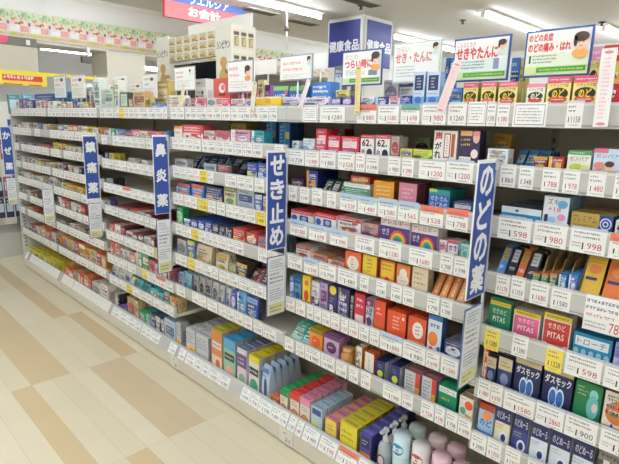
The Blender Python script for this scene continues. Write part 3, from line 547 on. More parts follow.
specs = [(289, 294, 276, 'slim blue carton', c('4a86c4', 'cfe0ee')), (294.5, 301, 277, 'slim light blue carton', c('68a0d0', '2f5ca0')), (302.5, 310.5, 276, 'yellow carton with red character', c('ecc838', side='c8a428', els=[('e', .5, .3, .3, .2, 'd0402c'), ('e', .5, .74, .26, .1, 'c87a28'), ('r', 0, 0, 1, .1, 'c83a2c')])),
         (311.5, 319.5, 282, 'purple and white carton', c('ded8e0', '4e3c7c', k=2)), (320.5, 327.5, 283, 'lilac carton', c('b89cc8', '7c3c6c')), (328.5, 337, 286, 'navy carton with yellow badge', c('3a3568', side='2c2850', els=[('e', .5, .84, .4, .16, 'e8d040'), ('t', 'B', .2, .06, .6, .3, 'f0f0f0', .05), ('l', .2, .4, .8, .6, 'a090c0', 2)])),
         (338, 349.5, 289, 'deep violet carton', c('3c3462', '8478b0', side='2e284c', k=3)), (350.5, 353.5, 296, 'dark slim carton', c('4a4648', '9a9690')), (354.5, 365, 294, 'crimson carton', c('c63448', side='9c2838', els=[('l', .2, .5, .85, .9, 'f0d8d8', 2), ('r', .1, .05, .9, .3, 'e8dcd8')])),
         (366, 373.5, 299, 'purple and white slim carton', c('d8d0dc', '6c3c74', k=0)), (374.5, 385.5, 301, 'vermilion carton with white script', c('d84e30', side='b03c24', els=[('l', .2, .5, .8, .8, 'f6e0d4', 2), ('r', 0, 0, 1, .3, 'd8603c')])), (387, 406, 312, 'broad vermilion carton', c('da5230', side='b44426', els=[('l', .3, .3, .7, .85, 'f4ddd0', 4), ('e', .85, .8, .06, .06, 'f4ddd0')])),
         (408, 426, 318, 'vermilion carton with white oval', c('d85a38', side='b0482c', els=[('e', .55, .55, .3, .3, 'f2e8dc'), ('l', .42, .35, .7, .75, '5a3428', 3), ('r', 0, 0, 1, .16, 'e89a78')])), (428, 442, 316, 'blue white carton with orange fruit', c('dfe8f0', top='3b74b8', side='3b70b0', els=[('r', 0, .88, 1, 1, '3b74b8'), ('l', .15, .62, .9, .84, '2c5ca8', 1), ('e', .4, .36, .36, .2, 'e8863a'), ('e', .3, .08, .16, .06, 'c03c4c'), ('e', .85, .12, .12, .08, '4a7cc0')]))]
for a, b_, y, lk, st in specs: P(1, 5, a, b_, y, lk, st, 2)
P(1, 5, 444, 462, 343, 'low navy carton with white figure', c('34407c', 'dfe2ea', top='8d8f98', k=4), 3)
P(1, 6, 289, 299, 334, 'teal carton leaning back', c('3aa08e', 'a8dccc', top='2f8a7a'), 4, tilt=40, h=.1, dp=.02); P(1, 6, 299.5, 308, 336, 'dark teal carton leaning back', c('2f8a86', 'a0d0c8', top='28746e'), 4, tilt=40, h=.1, dp=.02)
P(1, 6, 309.5, 322.5, 330, 'orange carton with heart and yellow top', c('e8912c', top='d8c030', els=[('r', 0, .82, 1, 1, '8a7820'), ('e', .5, .44, .34, .26, 'e8603c'), ('l', .3, .36, .7, .52, 'f6e4c8', 1), ('r', 0, 0, 1, .1, 'f0e0c0')]), 4, dp=.04)
P(1, 6, 324, 339, 336, 'purple carton with heart', c('c9a8c8', top='8a5a8c', side='a87aa0', els=[('r', 0, .82, 1, 1, '6c3a6e'), ('e', .5, .44, .34, .26, '5a2c60'), ('l', .3, .36, .7, .52, 'f0e0ec', 1), ('r', 0, 0, 1, .1, 'efe4ea')]), 4, dp=.04)
P(1, 6, 355.5, 362, 347, 'white carton with orange side', c('ece8dc', 'c8b070', side='e09030', k=3), 2); P(1, 6, 364, 374, 353, 'white carton with orange border', c('ece6dc', top='b85a34', side='d8622c', els=[('r', 0, 0, .08, 1, 'd8622c'), ('l', .4, .25, .6, .85, '4a4040', 5), ('r', 0, 0, 1, .16, '8890a8')]), 3)
NY = c('2c346c', side='c8ccd4', top='232a58', els=[('e', .5, .34, .3, .18, 'd8dc3c'), ('l', .2, .6, .8, .85, '9098c8', 2)])
P(1, 6, 375.5, 385, 361, 'navy carton with lime fruit', NY, 3); P(1, 6, 390, 400, 366, 'navy carton with lime slice', NY, 3)
SLV = c('c8c8cc', side='9a9aa4', top='a06a70', els=[('r', .7, 0, 1, 1, 'c83c34'), ('l', .1, .2, .6, .9, '4c4c58', 5), ('r', .7, .1, 1, .4, 'd89a3c')])
P(1, 6, 404.5, 420, 372, 'silver carton with red stripe', SLV, 4, dp=.05); P(1, 6, 421.5, 436, 378, 'silver carton with orange stripe', SLV, 4, dp=.05)
P(1, 6, 438, 457, 387, 'green carton with white title', c('14805a', side='0f6446', els=[('r', .04, .7, .96, .94, 'e4ece6'), ('t', 'のどクール', .1, .74, .9, .9, '20382c'), ('l', .2, .36, .8, .56, 'd8d050', 1), ('e', .5, .1, .3, .1, '2c5c8c')]), 3)
P(1, 6, 459, 476, 398, 'white carton with vermilion flash', c('e8e4d8', top='c8a888', els=[('e', .7, .66, .3, .2, 'dc5a34'), ('e', .3, .36, .22, .16, '7aa888'), ('r', .5, 0, 1, .24, 'e0b84c'), ('l', .1, .84, .7, .96, '77706a', 1)]), 3)
for a, b_, y, lk, st, n in [(268, 278, 398, 'orange sachet carton', c('d8764c', 'e8d8c8'), 3), (280, 289, 391, 'green carton with orange bowl', c('e8ddcc', top='2f9a58', side='c8b8a0', els=[('r', 0, .74, 1, 1, '2f9a58'), ('l', .2, .5, .8, .7, '3a3a34', 2), ('e', .5, .2, .4, .2, 'd87838'), ('e', .5, .22, .26, .12, 'e8a860')]), 6),
                            (290, 299, 394, 'red carton with orange bowl', c('e8ddcc', top='d03c3a', side='c8b8a0', els=[('r', 0, .74, 1, 1, 'd03c3a'), ('l', .2, .5, .8, .7, '3a3a34', 2), ('e', .5, .2, .4, .2, 'd87838'), ('e', .5, .22, .26, .12, 'e8a860')]), 6), (300, 310, 399, 'pink carton with orange bowl', c('e8ddcc', top='e08aac', side='d8b8b8', els=[('r', 0, .74, 1, 1, 'e08aac'), ('l', .2, .5, .8, .7, '3a3a34', 2), ('e', .5, .2, .4, .2, 'd87838'), ('e', .5, .22, .26, .12, 'e8a860')]), 6),
                            (311, 322, 408, 'pale blue carton with fruit', c('bcd4e4', top='a8c8dc', side='c8d8e0', els=[('r', .1, .7, .9, .94, '40508c'), ('e', .4, .34, .3, .18, 'd8d890'), ('e', .6, .14, .3, .12, '3c4c78')]), 5), (325, 336, 420, 'yellow carton with pink top', c('e8d058', top='e68aa4', side='e0a8b0', els=[('r', 0, .0, 1, .3, '6a78a8'), ('l', .15, .5, .85, .8, 'b04a6c', 2)]), 5),
                            (340, 357, 425, 'yellow carton', c('e4d23c', top='e6d648', side='c8b428', els=[('l', .1, .4, .9, .8, '6a6418', 2), ('r', 0, .0, 1, .2, '8a8a3c')]), 5), (360, 371, 434, 'purple carton with orange base', c('4e4a94', top='5c5aa8', side='3c3a7c', els=[('r', .12, .5, .88, .9, '2c2c5c'), ('r', 0, 0, 1, .34, 'e8963c'), ('l', .2, .6, .8, .8, 'd8d8ec', 2)]), 6)]:
    P(2 if b_ < 290 else 1, 7, a, b_, y, lk, st, n, Y=1.44, dp=.045 if a > 312 else .034, gap=.009)
# --- bay left of the cough flag ----------------------------------------------------
P(2, 0, 256, 281, 97, 'yellow flat carton marked 100', c('ecc834', top='f0d85c', els=[('t', '100', .38, .3, .6, .8, 'c84a2c'), ('r', 0, .85, 1, 1, 'e8e0c8')]), 2)
P(2, 0, 283, 300, 97, 'white purple pack', c('d8d4e6', '6a5aa8', k=2), 2)
P(2, 0, 271, 286, 86, 'blue carton with green top', c('2f66ac', top='7cbc6c', els=[('r', 0, .78, 1, 1, '8cc47c'), ('t', 'KIZ', .1, .2, .8, .6, 'e8eef4'), ('e', .85, .7, .1, .14, 'd06a6c')]), 1, Y=1.55, row='back row'); P(2, 0, 287, 303, 86, 'blue carton with green band', c('2f66ac', top='7cbc6c', els=[('r', 0, .78, 1, 1, '8cc47c'), ('t', 'KIZ', .1, .2, .8, .6, 'e8eef4'), ('e', .85, .7, .1, .14, 'd06a6c')]), 1, Y=1.55, row='back row')
P(2, 0, 236, 243, 81, 'magenta carton', c('d0608c', 'e8a0bc'), 1, Y=1.55, row='back row'); P(2, 0, 211, 227, 78, 'big red carton', c('c8584c', side='a84840', els=[('e', .55, .66, .2, .17, 'ecdcd8'), ('e', .6, .68, .12, .1, 'd07a80'), ('r', .35, .4, .78, .48, '5a2420'), ('l', .2, .12, .8, .3, 'e0a498', 2)]), 1, Y=1.55, row='back row', dp=.1)
P(2, 0, 244, 251, 92, 'coral carton', c('d87468', 'e8b4a8'), 1, Y=1.55, row='back row'); P(2, 0, 258, 264, 80, 'pale yellow carton', c('e4dca0', 'c8b45c'), 1, Y=1.66, row='back row'); P(2, 0, 265, 270, 85, 'purple slim carton', c('8c4a94', '3a2c3c'), 1, Y=1.66, row='back row')
for a, b_, m, ac in ((185, 190, 'd8d0d4', 'c06a80'), (190.5, 196, 'e0c8cc', 'b85a6c'), (197, 206, 'd4788c', 'f0e0e4'), (207, 216, 'dfd8d0', '6aa090'), (217, 230, 'd0505c', 'f0c8cc'), (231, 245, 'e0d4d8', 'd0607c'), (246, 254, 'd4d4e0', '7a8ab8')): P(2, 0, a, b_, 98 if a < 217 else 99, 'small %s carton' % {'d': 'pink', 'e': 'pale'}[m[0]], c(m, ac), 2)
P(2, 0, 195, 206, 79, 'pale grey framed carton', c('d4d4cc', 'ececdf', k=1), 1, Y=1.62, row='back row')
P(2, 1, 171, 182, 126, 'white carton with orange top', c('eae2d2', top='e09040', els=[('r', 0, .78, 1, 1, 'e89a4c'), ('l', .1, .3, .9, .6, '4a4440', 1)]), 2)
for a, b_, y, m, ac, lk in ((183, 203, 125, 'd8525c', 'f0e0d8', 'red carton with white text'), (204, 215, 131, 'e4ccd0', 'c83c5c', 'pale pink carton'), (216, 230, 131, 'd46c80', 'f4e4e8', 'rose carton with white text'), (231, 250, 130, 'e0a0b4', 'f4eef0', 'light pink carton'), (251.5, 264, 131, '3cacc0', 'e0ecf0', 'turquoise carton')): P(2, 1, a, b_, y, lk, c(m, ac), 1)
P(2, 1, 231, 246, 124, 'yellow carton', c('e4c84c', 'c89a3c'), 1, Y=1.56, row='back row')
HB = c('2f68a8', side='24507f', els=[('r', .45, 0, .6, 1, '3aa4a0'), ('l', .1, .1, .4, .9, 'c8dcec', 5), ('r', .62, .3, .95, .6, 'd8b84c')])
P(2, 1, 266, 276, 122, 'tall blue carton', HB, 2, Y=1.5, row='back row'); P(2, 1, 279, 290, 123, 'second tall blue carton', HB, 2, Y=1.5, row='back row')
for i, (a, b_) in enumerate(((187, 194), (195, 202), (203, 210), (211, 218), (219, 226), (227, 234), (235, 242))): P(2, 2, a, b_, 160, 'navy pack leaning back', c('2c4680' if i < 4 else '34405c', 'b8c4d4', top='5470a8'), 3, tilt=36, h=.1, dp=.022, kind='pack', Y=1.51, row='back row', short='navy pack')
P(2, 2, 172, 187, 159, 'grey white carton', c('d0d0d0', '7a8494'), 1, dp=.04); P(2, 2, 204, 216, 164, 'silver carton', c('c0c6cc', '4c8c8c'), 1, dp=.04); P(2, 2, 217, 232, 165, 'dark carton with red strip', c('4c4448', 'b04a4c'), 1, dp=.04)
P(2, 2, 247, 257, 163, 'blue carton with lime label', c('3c5cb0', 'd8dc4c', k=2), 2); P(2, 2, 258, 270, 164, 'blue white carton', c('3c64b4', 'd0dcec', k=2), 2)
for a, b_, y, m, ac, lk in ((172, 176, 186, 'e8e0cc', 'b09860', 'slim cream carton'), (178, 190, 184, '3c78bc', 'd8643c', 'blue carton with orange top'), (191.5, 204, 185, '3c80c4', 'd8643c', 'sky blue carton with orange top'), (206, 222, 187, '3a4870', 'd8a888', 'navy carton with peach base'), (224, 236, 187, 'd8d8b8', '8a9a5c', 'cream green carton'), (237.5, 254, 190, 'b8c0cc', '3c5c9c', 'silver carton with blue title'), (255, 262, 195, '5c84c0', 'e0e8f0', 'light blue carton'), (263, 270, 197, 'e4d0d8', 'b05c84', 'pale pink carton')): P(2, 3, a, b_, y, lk, c(m, ac, k=0 if 'top' in lk else None), 3)
P(2, 4, 176, 183, 207, 'green carton', c('2f9c58', 'a8dcb0'), 2)
for i in range(4): P(2, 4, 184 + i * 7, 190.5 + i * 7, 219 + i, 'navy blue low carton', c('3454a0', 'e4e8ee', top='3050a4'), 5, dp=.045)
for i in range(3): P(2, 4, 212.5 + i * 6.7, 218.5 + i * 6.7, 224 + i * 2, 'black slim carton', c('33363c', 'b8bcc0', top='3c5484'), 4, dp=.045)
P(2, 4, 233, 245, 229, 'red carton with yellow spot', c('cc4438', 'e8c040', top='d04c40'), 4); P(2, 4, 246, 257, 233, 'scarlet carton', c('c83c34', 'f0d8c8', top='cc4840'), 4); P(2, 4, 258, 268, 237, 'multicoloured carton', c('8ca0b4', 'd05a50', top='6c94b8'), 4)
for i in range(5): P(2, 4, 180 + i * 7, 186 + i * 7, 207, 'dark green carton', c('1f5c40', '7cb090'), 1, Y=1.62, row='back row')
for a, b_, y, m, ac, lk in ((170, 176, 240, 'e0d03c', 'f4f0c0', 'yellow slim carton'), (177.5, 186, 240, 'c8b8b8', '6c8890', 'pinkish grey carton'), (187.5, 195, 241, '4c78b8', 'd8d848', 'blue carton with yellow top'), (196.5, 211, 246, 'dccca8', 'a88c5c', 'beige pouch'), (216, 227.5, 254, 'e0d4b4', 'c8a040', 'cream pouch'), (229, 236, 264, 'a8b098', 'e4d8a4', 'sage carton'), (237, 247, 264, '3c3c38', 'd0b060', 'black carton with gold top')):
    P(2, 5, a, b_, y, lk, c(m, ac, k=0 if 'top' in lk else None), 2, kind='pouch' if 'pouch' in lk else None, dp=.03 if 'pouch' in lk else None)
for a, b_ in ((248, 253), (253.5, 258), (258.5, 263)): P(2, 5, a, b_, 272, 'red black carton leaning back', c('8c2c2c', '2c2c30', top='b05040'), 3, tilt=38, h=.09, dp=.02)
for a, b_, y, m, ac, lk in ((176, 183, 272, 'a8c0d0', '3c6ca0', 'blue white pouch'), (184, 191, 274, '8cb8c8', '386c90', 'aqua pouch'), (192.5, 198, 276, 'a8a8a8', '2c2c30', 'silver pouch'), (199, 204, 278, 'b0b0ac', '2c2c30', 'grey pouch'), (205, 211, 280, 'a4a4a0', '2c2c30', 'steel pouch'), (212, 218, 283, 'c0c0c0', '4c5c6c', 'pale silver pouch'), (219, 224, 286, 'c4c4c4', '4c5c6c', 'light silver pouch'), (225, 230, 289, 'c8ccd0', '5c6c8c', 'bright silver pouch'), (231, 236, 291, '4c5cb0', 'c8d0e8', 'indigo pouch'), (237, 246, 292, '6ca8d8', 'dfeaf4', 'light blue pouch'), (247, 258, 297, '3c549c', '98b8e0', 'royal blue pouch')): P(2, 6, a, b_, y, lk, c(m, ac), 4, kind='pouch', dp=.022, gap=.006)
GB = lambda y_: c('c6c8cc', top='d8dade', side='a8aab0', els=[('l', .1, .45, .9, .9, '585c68', 4)] + ([('e', .55, .2, .44, .19, 'f0c020'), ('e', .55, .2, .22, .09, 'e09020')] if y_ else [('l', .1, .1, .9, .3, '7c8490', 2)]))
for a, b_, y, lk, st, n in [(186, 195, 330, 'silver carton with yellow sunburst', GB(1), 4), (196, 208, 336, 'grey silver carton', GB(0), 4),
                            (211, 222, 331, 'orange carton with white panels', c('d88a54', top='c8d040', side='b8a890', els=[('r', .08, .56, .92, .72, 'e8e4d8'), ('l', .12, .58, .88, .7, '2c2c30', 1), ('r', .05, .08, .95, .38, 'ecd0bc'), ('e', .6, .2, .2, .1, 'd06c58')]), 5), (223.5, 235, 340, 'light blue and green carton', c('5ca8d0', top='48a4dc', side='a8b0b0', els=[('r', .0, 0, 1, .74, '98c8a8'), ('r', .08, .46, .92, .64, '3c403c'), ('l', .12, .5, .88, .6, 'e8e8e4', 1), ('e', .5, .2, .36, .14, 'e0a8a0')]), 5),
                            (237, 246.5, 349, 'purple and white carton', c('d8d0d8', top='5c6c88', els=[('r', 0, .5, 1, .85, '74548c'), ('l', .1, .56, .9, .78, 'f0e8f0', 2), ('e', .5, .2, .36, .14, '88b090')]), 5), (248.5, 259, 357, 'white carton, yellow and blue top', c('dcdcd8', top='e4d02c', side='b8bcbc', els=[('r', 0, .84, 1, 1, 'e4d02c'), ('r', .05, .5, .95, .7, '3a3438'), ('l', .1, .54, .9, .66, 'f0e8e8', 1), ('e', .5, .22, .4, .18, '3c9c7c')]), 6)]:
    P(2, 7, a, b_, y, lk, st, n, Y=1.435, dp=.052, gap=.008)
P(3, 8, 163, 173.5, 321, 'pale blue carton', c('c4d6e4', '587ca8', top='b0cce0', k=1), 4, dp=.055); P(3, 8, 174.5, 184, 325, 'grey carton with yellow sunburst', GB(1), 4, dp=.055)
P(2, 7, 186, 197, 312, 'stacked grey carton', GB(0), 1, Y=1.69, row='back row'); P(2, 7, 198, 211, 314, 'stacked silver carton', GB(0), 1, Y=1.69, row='back row')
P(2, 7, 260, 267.5, 367, 'blue white standing pouch', c('b8cce0', els=[('r', 0, .86, 1, 1, '5c80b0'), ('e', .5, .4, .22, .3, '34507c'), ('l', .1, .7, .9, .82, '4c6890', 1)]), 5, kind='pouch', dp=.04)
# --- the three farther bays: smaller, told apart by colour -----------------------------
NAMES = {'d8d6d0': 'pale grey', '4c6ca8': 'blue', 'd88090': 'pink', 'e0d04c': 'yellow', 'c85040': 'red', '303038': 'black', '7c2c38': 'dark red', '3c9c70': 'green', 'e8e0d4': 'white', 'e09c50': 'orange', '8c6c50': 'brown', '5cb0b8': 'teal', '6a5098': 'purple', 'c8b07c': 'beige', '2c3c74': 'navy'}
def fill(b, l, a, z, ya, yz, cols, px, n=1, kind=None, lo=None, dp=None):
    r = random.Random(int(a * 13 + l)); x = a; i = 0
    while x < z - 1.5:
        w_ = px * r.uniform(.85, 1.15); x2 = min(z, x + w_); t = (x - a) / max(1, z - a); y = ya + (yz - ya) * t + r.uniform(-1, 1.2) * (.6 if b > 3 else 1)
        m = cols[i % len(cols)]; i += 1; ac = r.choice(['f0eee8', '3c4c7c', 'e8d8b8', 'c0404c', '88909c'])
        P(b, l, x, x2 - .25, y, NAMES[m] + (' pouch' if kind == 'pouch' else ' carton'), c(m, ac if ac != m else 'ffffff'), n, kind=kind, dp=dp); x = x2
A = ['d8d6d0', '4c6ca8', 'd88090', 'e8e0d4', 'd88090', '8c6c50']
P(3, 0, 94, 99.5, 79, 'tall white and green carton', c('dfe4dc', '7aa890', k=1), 1); P(3, 0, 105, 113, 89, 'pale green carton', c('c4d4c0', '8aa890', k=1), 1); P(3, 0, 113.5, 118.5, 80, 'tall cream carton', c('e4e0d0', 'a8b8a0', k=3), 1)
P(3, 0, 120, 128, 92.5, 'pale green carton with dark border', c('b8ccb8', side='3c4c44', els=[('r', 0, 0, 1, 1, '48584c'), ('r', .1, .1, .9, .9, 'c0d4c0'), ('l', .2, .3, .8, .8, '5c7060', 3)]), 1); P(3, 0, 129, 133, 99, 'red brown carton', c('a8604c', 'e0c8b0'), 1); P(3, 0, 133.5, 145, 92, 'tan carton with brown print', c('c8a878', '98684c', side='b89058', k=1), 1)
P(3, 0, 146, 150.5, 97, 'olive gold carton', c('b8a058', '786838'), 1); P(3, 0, 156.5, 169, 81, 'gold carton', c('b49a54', 'dccc90', k=1), 1, Y=1.57, row='back row'); P(3, 0, 152, 166, 103, 'low blue carton', c('4878b8', 'c8d8e8'), 1); P(3, 0, 166.5, 181, 95.5, 'pale yellow carton', c('eae6cc', 'd0b8c0', k=3), 1)
P(3, 0, 100, 104.5, 84, 'white carton', c('ecebe6', 'b0a8a0'), 1, Y=1.57, row='back row')
fill(3, 1, 104, 118, 128, 129, ['d8d6d0', '3c9c70'], 6, 2); fill(3, 1, 118, 168, 129, 132, ['4c6ca8', 'd88090', 'd88090', 'e8e0d4', 'd88090', 'c85040'], 8, 2)
fill(3, 2, 104, 115, 153, 155, ['303038', 'e0d04c'], 5, 2); fill(3, 2, 128, 150, 158, 163, ['d8d6d0', '8c6c50', 'd8d6d0'], 7, 1)
fill(3, 3, 103, 114, 177, 180, ['3c9c70', '303038'], 6, 2); fill(3, 4, 103, 112, 199, 202, ['303038', '6a5098', '303038'], 4, 2); fill(3, 4, 113, 152, 205, 216, ['7c2c38', '7c2c38', 'c85040', 'd8d6d0'], 8, 3)
fill(3, 5, 105, 126, 222, 230, ['7c2c38', 'c85040', 'e8e0d4'], 5, 3); fill(3, 5, 126, 155, 231, 240, ['d8d6d0', '7c2c38', '7c2c38'], 6, 3)
fill(3, 6, 105, 120, 240, 245, ['d88090', 'c85040', 'd88090'], 5, 3); fill(3, 6, 120, 137, 248, 254, ['e8e0d4', 'd8d6d0', 'd88090'], 5, 3); fill(3, 6, 137, 149, 251, 256, ['3c9c70', '3c9c70'], 6, 3); fill(3, 6, 149, 170, 262, 272, ['d88090', 'e8e0d4', '2c3c74'], 6, 3)
fill(3, 7, 112, 134, 266, 279, ['d8d6d0'], 6, 3, 'pouch', dp=.04); fill(3, 7, 136, 163, 281, 296, ['5cb0b8'], 7, 4, 'pouch', dp=.03); fill(3, 7, 164, 180, 291, 304, ['3c9c70', 'e09c50', 'c8b07c'], 6, 3)
fill(3, 8, 108, 118, 293, 297, ['c85040', 'e8e0d4', '303038'], 4, 3); fill(3, 8, 118, 126, 306, 308, ['6a5098'], 5, 3); fill(3, 8, 126, 137, 299, 302, ['c8b07c'], 8, 2); fill(3, 8, 138, 149, 312, 315, ['3c9c70', '3c9c70'], 6, 4); fill(3, 8, 149, 162, 315, 323, ['2c3c74', '2c3c74', 'd8d6d0'], 5, 4)
# B4
fill(4, 0, 57, 93, 102, 103, ['e0d04c', '8c6c50', 'e8e0d4', '2c3c74', 'd8d6d0'], 5, 1)
for k in range(5): P(4, 0, 55 + k * 4.4, 59 + k * 4.4, 91 + k * .3, 'turquoise carton', c('4aa0c8' if k % 2 else '6cbcd8', 'e4f0f4', k=2), 1, Y=1.57, row='back row')
for k in range(4): P(4, 0, 78 + k * 4.2, 81.8 + k * 4.2, 93 - k, 'pale slim carton', c(['d8d8d4', 'c8d8d0', 'e4dcd0', 'd8c8c8'][k], '88989c', k=1), 1, Y=1.57, row='back row')
fill(4, 1, 58, 68, 124.5, 125, ['4c6ca8', 'e8e0d4'], 5, 2); fill(4, 1, 68, 101, 125, 128.5, ['e09c50', 'c85040', 'd8d6d0', 'e0d04c', 'e0d04c', 'd8d6d0'], 5, 2)
fill(4, 2, 50, 66, 142, 145, ['e0d04c'], 4.5, 2); fill(4, 2, 66, 84, 146, 149, ['d8d6d0'], 5, 2); fill(4, 3, 58, 82, 163.5, 169, ['d8d6d0', '303038', '8c6c50'], 5, 2)
fill(4, 4, 62, 86, 183, 190, ['e0d04c', 'e09c50', 'e09c50'], 5.5, 3); fill(4, 5, 55, 86, 197, 208, ['e8e0d4', 'c85040', '8c6c50', 'd8d6d0'], 5, 3); fill(4, 6, 56, 90, 219, 232, ['d8d6d0', 'c8b07c', '303038', 'e8e0d4'], 4.5, 3)
fill(4, 7, 62, 106, 237, 258, ['e09c50', 'c8b07c', 'c85040', 'e09c50'], 5.5, 3); fill(4, 8, 57, 90, 265, 281, ['c85040', 'e09c50', 'c85040', 'c8b07c'], 4.6, 5, dp=.05); fill(4, 8, 91, 107, 284, 288, ['d8d6d0', 'e8e0d4'], 8, 4)
# B5
fill(5, 0, 36, 54, 101, 101.5, ['e8e0d4', 'd8d6d0'], 4.5, 1); fill(5, 0, 16, 35, 99, 99.5, ['d8d6d0', '2c3c74', '6a5098'], 3.6, 1)
P(5, 0, 35, 53, 94, 'wide navy tray carton', c('3c548c', 'd0d8e4', k=2), 1, Y=1.57, row='back row')
cl = random.Random(21); x = 38
while x < 158:
    w_ = cl.uniform(4, 7.5); m, nm = cl.choice([('d8dcd8', 'pale grey'), ('e6e2d4', 'cream'), ('c4d4cc', 'pale green'), ('b8ccd8', 'pale blue'), ('d8c0c0', 'pale rose'), ('c8b480', 'gold'), ('a8a090', 'taupe')])
    bb = 5 if x < 51 else (4 if x < 90 else 3)
    P(bb, 0, x, x + w_ - .4, cl.uniform(82, 95) if x > 60 else cl.uniform(92, 98), nm + ' carton', c(m, cl.choice(['8c7468', '6c8498', 'c08890', 'f0ece0'])), 1, Y=1.68, row='rear row'); x += w_ + (3 if cl.random() < .2 else 0)
fill(5, 1, 18, 38, 123, 123.5, ['8c6c50', 'd8d6d0', 'e8e0d4'], 3.8, 2); fill(5, 1, 38, 58, 123.5, 125, ['2c3c74', 'd8d6d0', 'c8b07c', 'c8b07c'], 4.6, 2)
fill(5, 2, 20, 36, 142, 143.5, ['d8d6d0', '2c3c74', 'd8d6d0', '303038'], 3.8, 2); fill(5, 2, 36, 50, 144, 146, ['d88090', 'c8b07c', 'd88090'], 4.5, 2)
fill(5, 3, 21, 36, 157, 160, ['d8d6d0', 'e8e0d4'], 4, 2); fill(5, 3, 36, 57, 160, 165, ['e0d04c', '8c6c50', 'c8b07c', 'd8d6d0'], 4.5, 2); fill(5, 4, 22, 46, 172, 179, ['d8d6d0', 'e8e0d4', 'c8b07c'], 4, 2); fill(5, 4, 48, 60, 178, 182, ['e8e0d4'], 6, 2, 'pouch', dp=.05)
fill(5, 5, 22, 38, 189, 195, ['8c6c50', 'd8d6d0', '7c2c38'], 4, 2); fill(5, 6, 24, 38, 206, 212, ['8c6c50', 'c8b07c', 'c85040'], 4, 2); fill(5, 7, 25, 40, 222, 230, ['d8d6d0', '8c6c50', 'c85040'], 4, 2); fill(5, 7, 41, 62, 228, 240, ['e09c50', 'c85040', 'e8e0d4', 'e09c50'], 5, 3)
fill(5, 8, 23, 56, 247, 265, ['e0d04c'], 5, 6, dp=.05)
flush()

# cardboard dividers between the small green and blue cartons
for i, px in enumerate((540, 548.5, 557.2, 567.2, 578)):
    z = bed(0, 3); x = X_at(px, 1.43, z + .05)
    g = G(); vs = [(-.0007, 0, 0), (-.0007, .12, 0), (-.0007, .12, .12), (-.0007, .035, .105), (-.0007, 0, .05)]; vs += [(.0007,) + v[1:] for v in vs]
    g.add(vs, [(4, 3, 2, 1, 0), (5, 6, 7, 8, 9), (0, 1, 6, 5), (1, 2, 7, 6), (2, 3, 8, 7), (3, 4, 9, 8), (4, 0, 5, 9)], 'b8a06c')
    tag(g.build('cardboard_divider', None, (x, 1.44, z + .0005)), 'tan cardboard divider, %s from left, among green and blue cartons, fourth shelf' % nth(i + 1), 'divider', 'cardboard dividers on the fourth shelf')

# round goods: jar, pump bottles, capped cylinders on the bottom shelf left of the throat flag
z = bed(1, 6) + .0006; x = X_at(348, 1.45, z + .05)
e = tag(empty('candy_jar', (x, 1.455, z)), 'round tan jar with white star, seventh shelf, left of throat flag', 'jar')
g = G(); g.lathe([(.02, 0), (.03, .004), (.034, .03), (.03, .06), (.024, .068)], mat('c98a50')); g.ell(0, .03, .016, .012, -.0347, 'e8d8b0'); g.build('jar_body', e)
g = G(); g.lathe([(.024, .068), (.026, .07), (.026, .082), (.02, .085)], mat('d8a868')); g.build('lid', e)
def pump(px, Y, k):
    z = bed(1, 7) + .0006; x = X_at(px, 1.455, z + .1)
    e = tag(empty('pump_bottle', (x, Y, z)), 'clear pump bottle with dark round label, %s, bottom shelf, left of throat flag' % ('in front', 'second back', 'third back')[k], 'bottle', 'clear pump bottles')
    e.scale = (1.08, 1.0, 1.28)
    g = G(); g.lathe([(.024, 0), (.027, .004), (.027, .085), (.022, .1), (.01, .108)], mat('d4dce0', .12, alpha=.35)); g.build('bottle_body', e)
    g = G(); g.lathe([(.012, .108), (.012, .122), (.005, .124), (.005, .14), (.011, .142), (.011, .152)], mat('d8dcdc', .3)); g.box(-.006, .006, -.035, 0, .143, .151, mat('d8dcdc', .3)); g.build('pump', e)
    g = G(); g.ell(0, .05, .018, .02, -.0277, '5a4048'); g.ell(0, .05, .013, .015, -.028, 'd8c8cc'); g.build('label', e)
for k in range(3): pump(383, 1.47 + k * .062, k)
def capped(px, Y, col, cap, word, h=.205, r=.034):
    z = bed(1, 7) + .0006; x = px if px < 0 else X_at(px, Y, z + h * .7)
    e = tag(empty('spray_bottle', (x, Y, z)), word, 'bottle', 'capped spray bottles on the bottom shelf')
    g = G(); g.lathe([(r * .92, 0), (r, .005), (r, h * .55), (r * .8, h * .6)], mat(shade(cap, 1.05), .2)); g.build('bottle_body', e)
    g = G(); g.lathe([(r, h * .56), (r * 1.04, h * .58), (r * 1.02, h * .95), (r * .9, h)], mat(shade(cap, 1.12), .18)); g.build('cap', e)
    for q in (.74, .28):
        g = G(); n = 14; rr = r * 1.055
        vs = []
        for i in range(n):
            an = 2 * math.pi * i / n; a_ = -math.pi / 2 + .75 * math.cos(an); vs.append((rr * math.cos(a_), rr * math.sin(a_), h * q + .024 * math.sin(an)))
        vs.append((0, -rr * 1.02, h * q)); g.add(vs, [(i, (i + 1) % n, n) for i in range(n)], col)
        for zz, ww in ((.006, .016), (-.006, .018)): g.box(-ww, ww, -rr - .0022, -rr - .0018, h * q + zz - .002, h * q + zz + .003, mat('f0f0ee'))
        g.build('label', e)
capped(402, 1.475, '3c9cc8', 'c8dce4', 'clear-capped bottle with blue round label beside the pump bottles'); capped(421, 1.475, 'cc5a4c', 'd8d4d4', 'clear-capped bottle with red round label beside the blue one')
